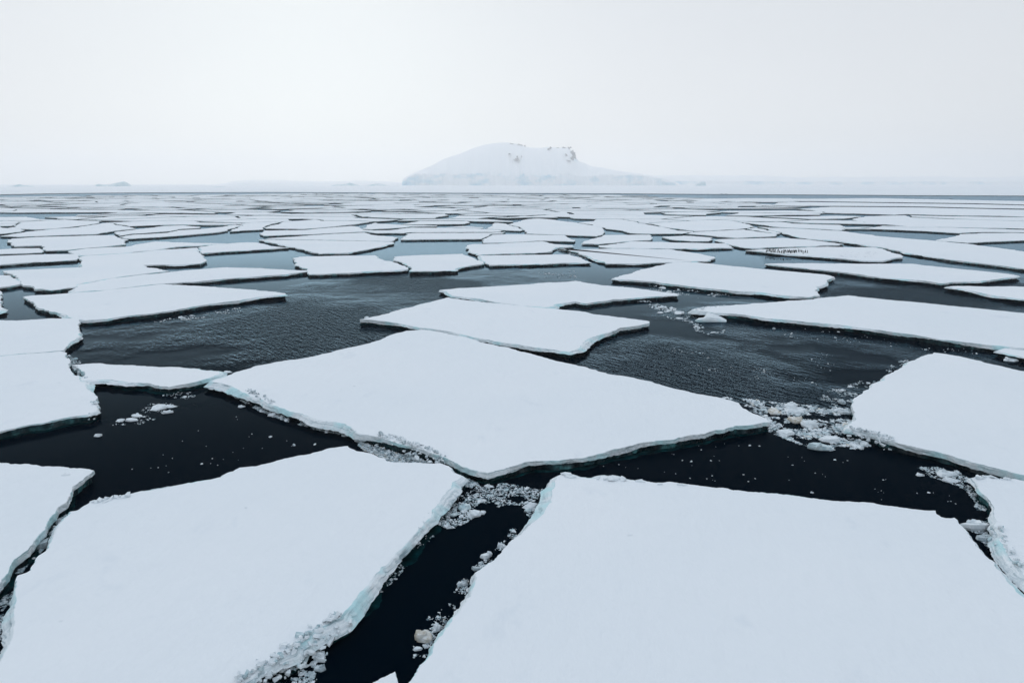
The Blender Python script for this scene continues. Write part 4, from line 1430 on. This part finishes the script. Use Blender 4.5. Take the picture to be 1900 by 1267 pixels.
def build_animals():
    rnd = random.Random(3)
    pf = T["penguin_floe"]
    h = pf['h']
    me = penguin_mesh()
    me.materials.append(M['plumage_black'])
    me.materials.append(M['plumage_white'])
    # columns along the huddle, thick in the middle, thinning to the right
    line = [(1421, 466.6), (1430, 466.4), (1434, 467), (1438, 467.8), (1445, 468.6), (1452, 468.4), (1458, 467.8), (1465, 468.6), (1472, 468),
            (1478, 467.6), (1484, 467.2), (1490, 468.4), (1498, 468.4)]
    xs = [1421.8, 1424.6, 1427.6, 1429.6]
    xs += sorted(rnd.uniform(1431, 1481) for _ in range(40))
    xs += [1482.5, 1484.3, 1487.2, 1489, 1490.4, 1494, 1497.5]
    for i, x in enumerate(xs):
        y = interp(line, x) + 0.7 + rnd.gauss(0, .8)
        p = at_level(x, y, h)
        o = bpy.data.objects.new("penguin", me)
        C.objects.link(o)
        o.location = p
        o.rotation_euler = (0, 0, rnd.uniform(0, 6.28))
        s = rnd.uniform(.72, .92)
        o.scale = (s * 1.05, s * 1.05, s)
        edge = i < 4 or i >= len(xs) - 7
        tag(o, ("small dark penguin apart at either thin end of the penguin huddle" if edge else
                "small dark penguin in the thick of the huddle on the long floe"), "penguin",
            "penguins at the ends of the huddle" if edge else "penguins in the thick of the huddle")
    # soiled patches under the huddle; right of it prints, their shade painted flat
    for name, x0, x1, y0, y1, n, mat, r in (("soiled_patch", 1432, 1475, 466, 470, 9, 'soiled_snow', (.2, .6)),
                                           ("trampled_print", 1556, 1630, 467, 478, 44, 'shaded_print', (.1, .35))):
        V, F = [], []
        for k in range(n):
            p = at_level(rnd.uniform(x0, x1), rnd.uniform(y0, y1), h)
            k2 = 7
            rr = rnd.uniform(*r)
            m0 = len(V)
            for i in range(k2):
                a = 2 * math.pi * i / k2
                q = rr * rnd.uniform(.5, 1)
                V.append(Vector((p.x + math.cos(a) * q, p.y + math.sin(a) * q, h + 0.004 + k * 0.0004)) - pf.location)
            F.append(tuple(range(m0, m0 + k2)))
        o = bpy.data.objects.new(name, mesh(name, V, F))
        o.data.materials.append(M[mat])
        C.objects.link(o)
        o.parent = pf

    # petrel skimming the black water
    def bird(px, py, up, span, bank, head, label):
        V, F = [], []
        prof = [(-0.5, 0.0), (-0.42, 0.05), (-0.2, 0.09), (0.0, 0.11), (0.2, 0.09), (0.34, 0.05), (0.42, 0.055), (0.48, 0.035), (0.56, 0.0)]
        k = 8
        for y, r in prof:
            for i in range(k):
                a = 2 * math.pi * i / k
                V.append(Vector((math.cos(a) * r * .35, y * .42, math.sin(a) * r * .32)) * span)
        for j in range(len(prof) - 1):
            for i in range(k):
                F.append((j * k + i, j * k + (i + 1) % k, (j + 1) * k + (i + 1) % k, (j + 1) * k + i))
        for s in (-1, 1):
            n = len(V)
            st = [(0.02, 0.09, -0.05, 0.02), (0.16, 0.10, -0.04, 0.05), (0.30, 0.05, -0.06, 0.05), (0.42, -0.02, -0.09, 0.03), (0.5, -0.10, -0.115, 0.01)]
            for x, lead, trail, z in st:
                for yy, zz in ((lead, z), (trail, z - .004), ((lead + trail) / 2, z - .016)):
                    V.append(Vector((s * x, yy, zz)) * span)
            for j in range(len(st) - 1):
                for a in range(3):
                    b = (a + 1) % 3
                    F.append((n + j * 3 + a, n + j * 3 + b, n + j * 3 + 3 + b, n + j * 3 + 3 + a))
            F.append((n, n + 1, n + 2)); F.append((n + 14, n + 13, n + 12))
        n = len(V)
        V += [Vector(q) * span for q in ((0, -.17, .01), (-.05, -.27, .01), (.05, -.27, .01), (0, -.2, -.012))]
        F += [(n, n + 1, n + 2), (n, n + 3, n + 1), (n, n + 2, n + 3), (n + 1, n + 3, n + 2)]
        o = link("petrel", mesh("petrel", V, F), [M['petrel_brown']])
        o.location = at_level(px, py, up)
        o.rotation_euler = (0, R(bank), R(head))
        tag(o, label, "bird")
    bird(361, 751, 1.5, 0.52, 38, 62, "dark petrel gliding low over the black water below the wedge floe")
    bird(1765, 338, 9.0, 0.55, 15, 40, "tiny dark bird in flight before the low ice shelf at right")

    # seals hauled out beside the far lead
    for px, py, label in ((1764, 369.6, "dark seal lying on the back rim of the farthest right strip floe"),
                          (1338.5, 359.8, "left of two tiny seals on the fast ice rim right of the island"),
                          (1347, 359.9, "right of two tiny seals on the fast ice rim right of the island")):
        V, F = [], []
        prof = [(-1.0, .02, .05), (-.85, .12, .06), (-.5, .26, .2), (0, .36, .28), (.45, .30, .26), (.75, .19, .26), (.9, .16, .30), (1.02, .09, .28), (1.08, .0, .26)]
        k = 10
        for y, r, z in prof:
            for i in range(k):
                a = 2 * math.pi * i / k
                V.append(Vector((y * 1.45, math.cos(a) * r, max(0, z + math.sin(a) * r * .8))))
        for j in range(len(prof) - 1):
            for i in range(k):
                F.append((j * k + i, j * k + (i + 1) % k, (j + 1) * k + (i + 1) % k, (j + 1) * k + i))
        for s in (-1, 1):
            n = len(V)
            V += [Vector(q) for q in ((.5, s * .25, .2), (.35, s * .55, .02), (.1, s * .5, .02), (.3, s * .25, .2), (-1.4, s * .04, .1), (-1.75, s * .22, .03), (-1.6, s * .02, .03))]
            F += [(n, n + 1, n + 2, n + 3), (n + 4, n + 5, n + 6)]
        lvl = T["far_right_first"]['h'] if px > 1700 else 0.7
        o = link("seal", mesh("seal", V, F, None, True), [M['seal_hide']])
        o.location = at_level(px, py, lvl)
        o.rotation_euler = (0, 0, rnd.uniform(-.4, .4))
        tag(o, label, "seal", "seals hauled out by the far lead")


build_animals()


def build_haze():
    bm = bmesh.new()
    bmesh.ops.create_cube(bm, size=1.0)
    for v in bm.verts:
        v.co = Vector((v.co.x * 16000, 3400 + v.co.y * 10000, -2.0 + (v.co.z + 0.5) * 295))
    me = bpy.data.meshes.new("haze")
    bm.to_mesh(me)
    m, t, o = new_mat("sea_haze")
    p = N(t, 'ShaderNodeVolumePrincipled')
    p.inputs['Color'].default_value = (0.985, 0.99, 1.0, 1)
    p.inputs['Density'].default_value = HAZE_DENSITY
    p.inputs['Anisotropy'].default_value = 0.72
    L(t, p.outputs[0], o.inputs['Volume'])
    h = link("haze", me, [m])
    tag(h, None, None, None, 'stuff')


HAZE_DENSITY = 0.00020
build_haze()
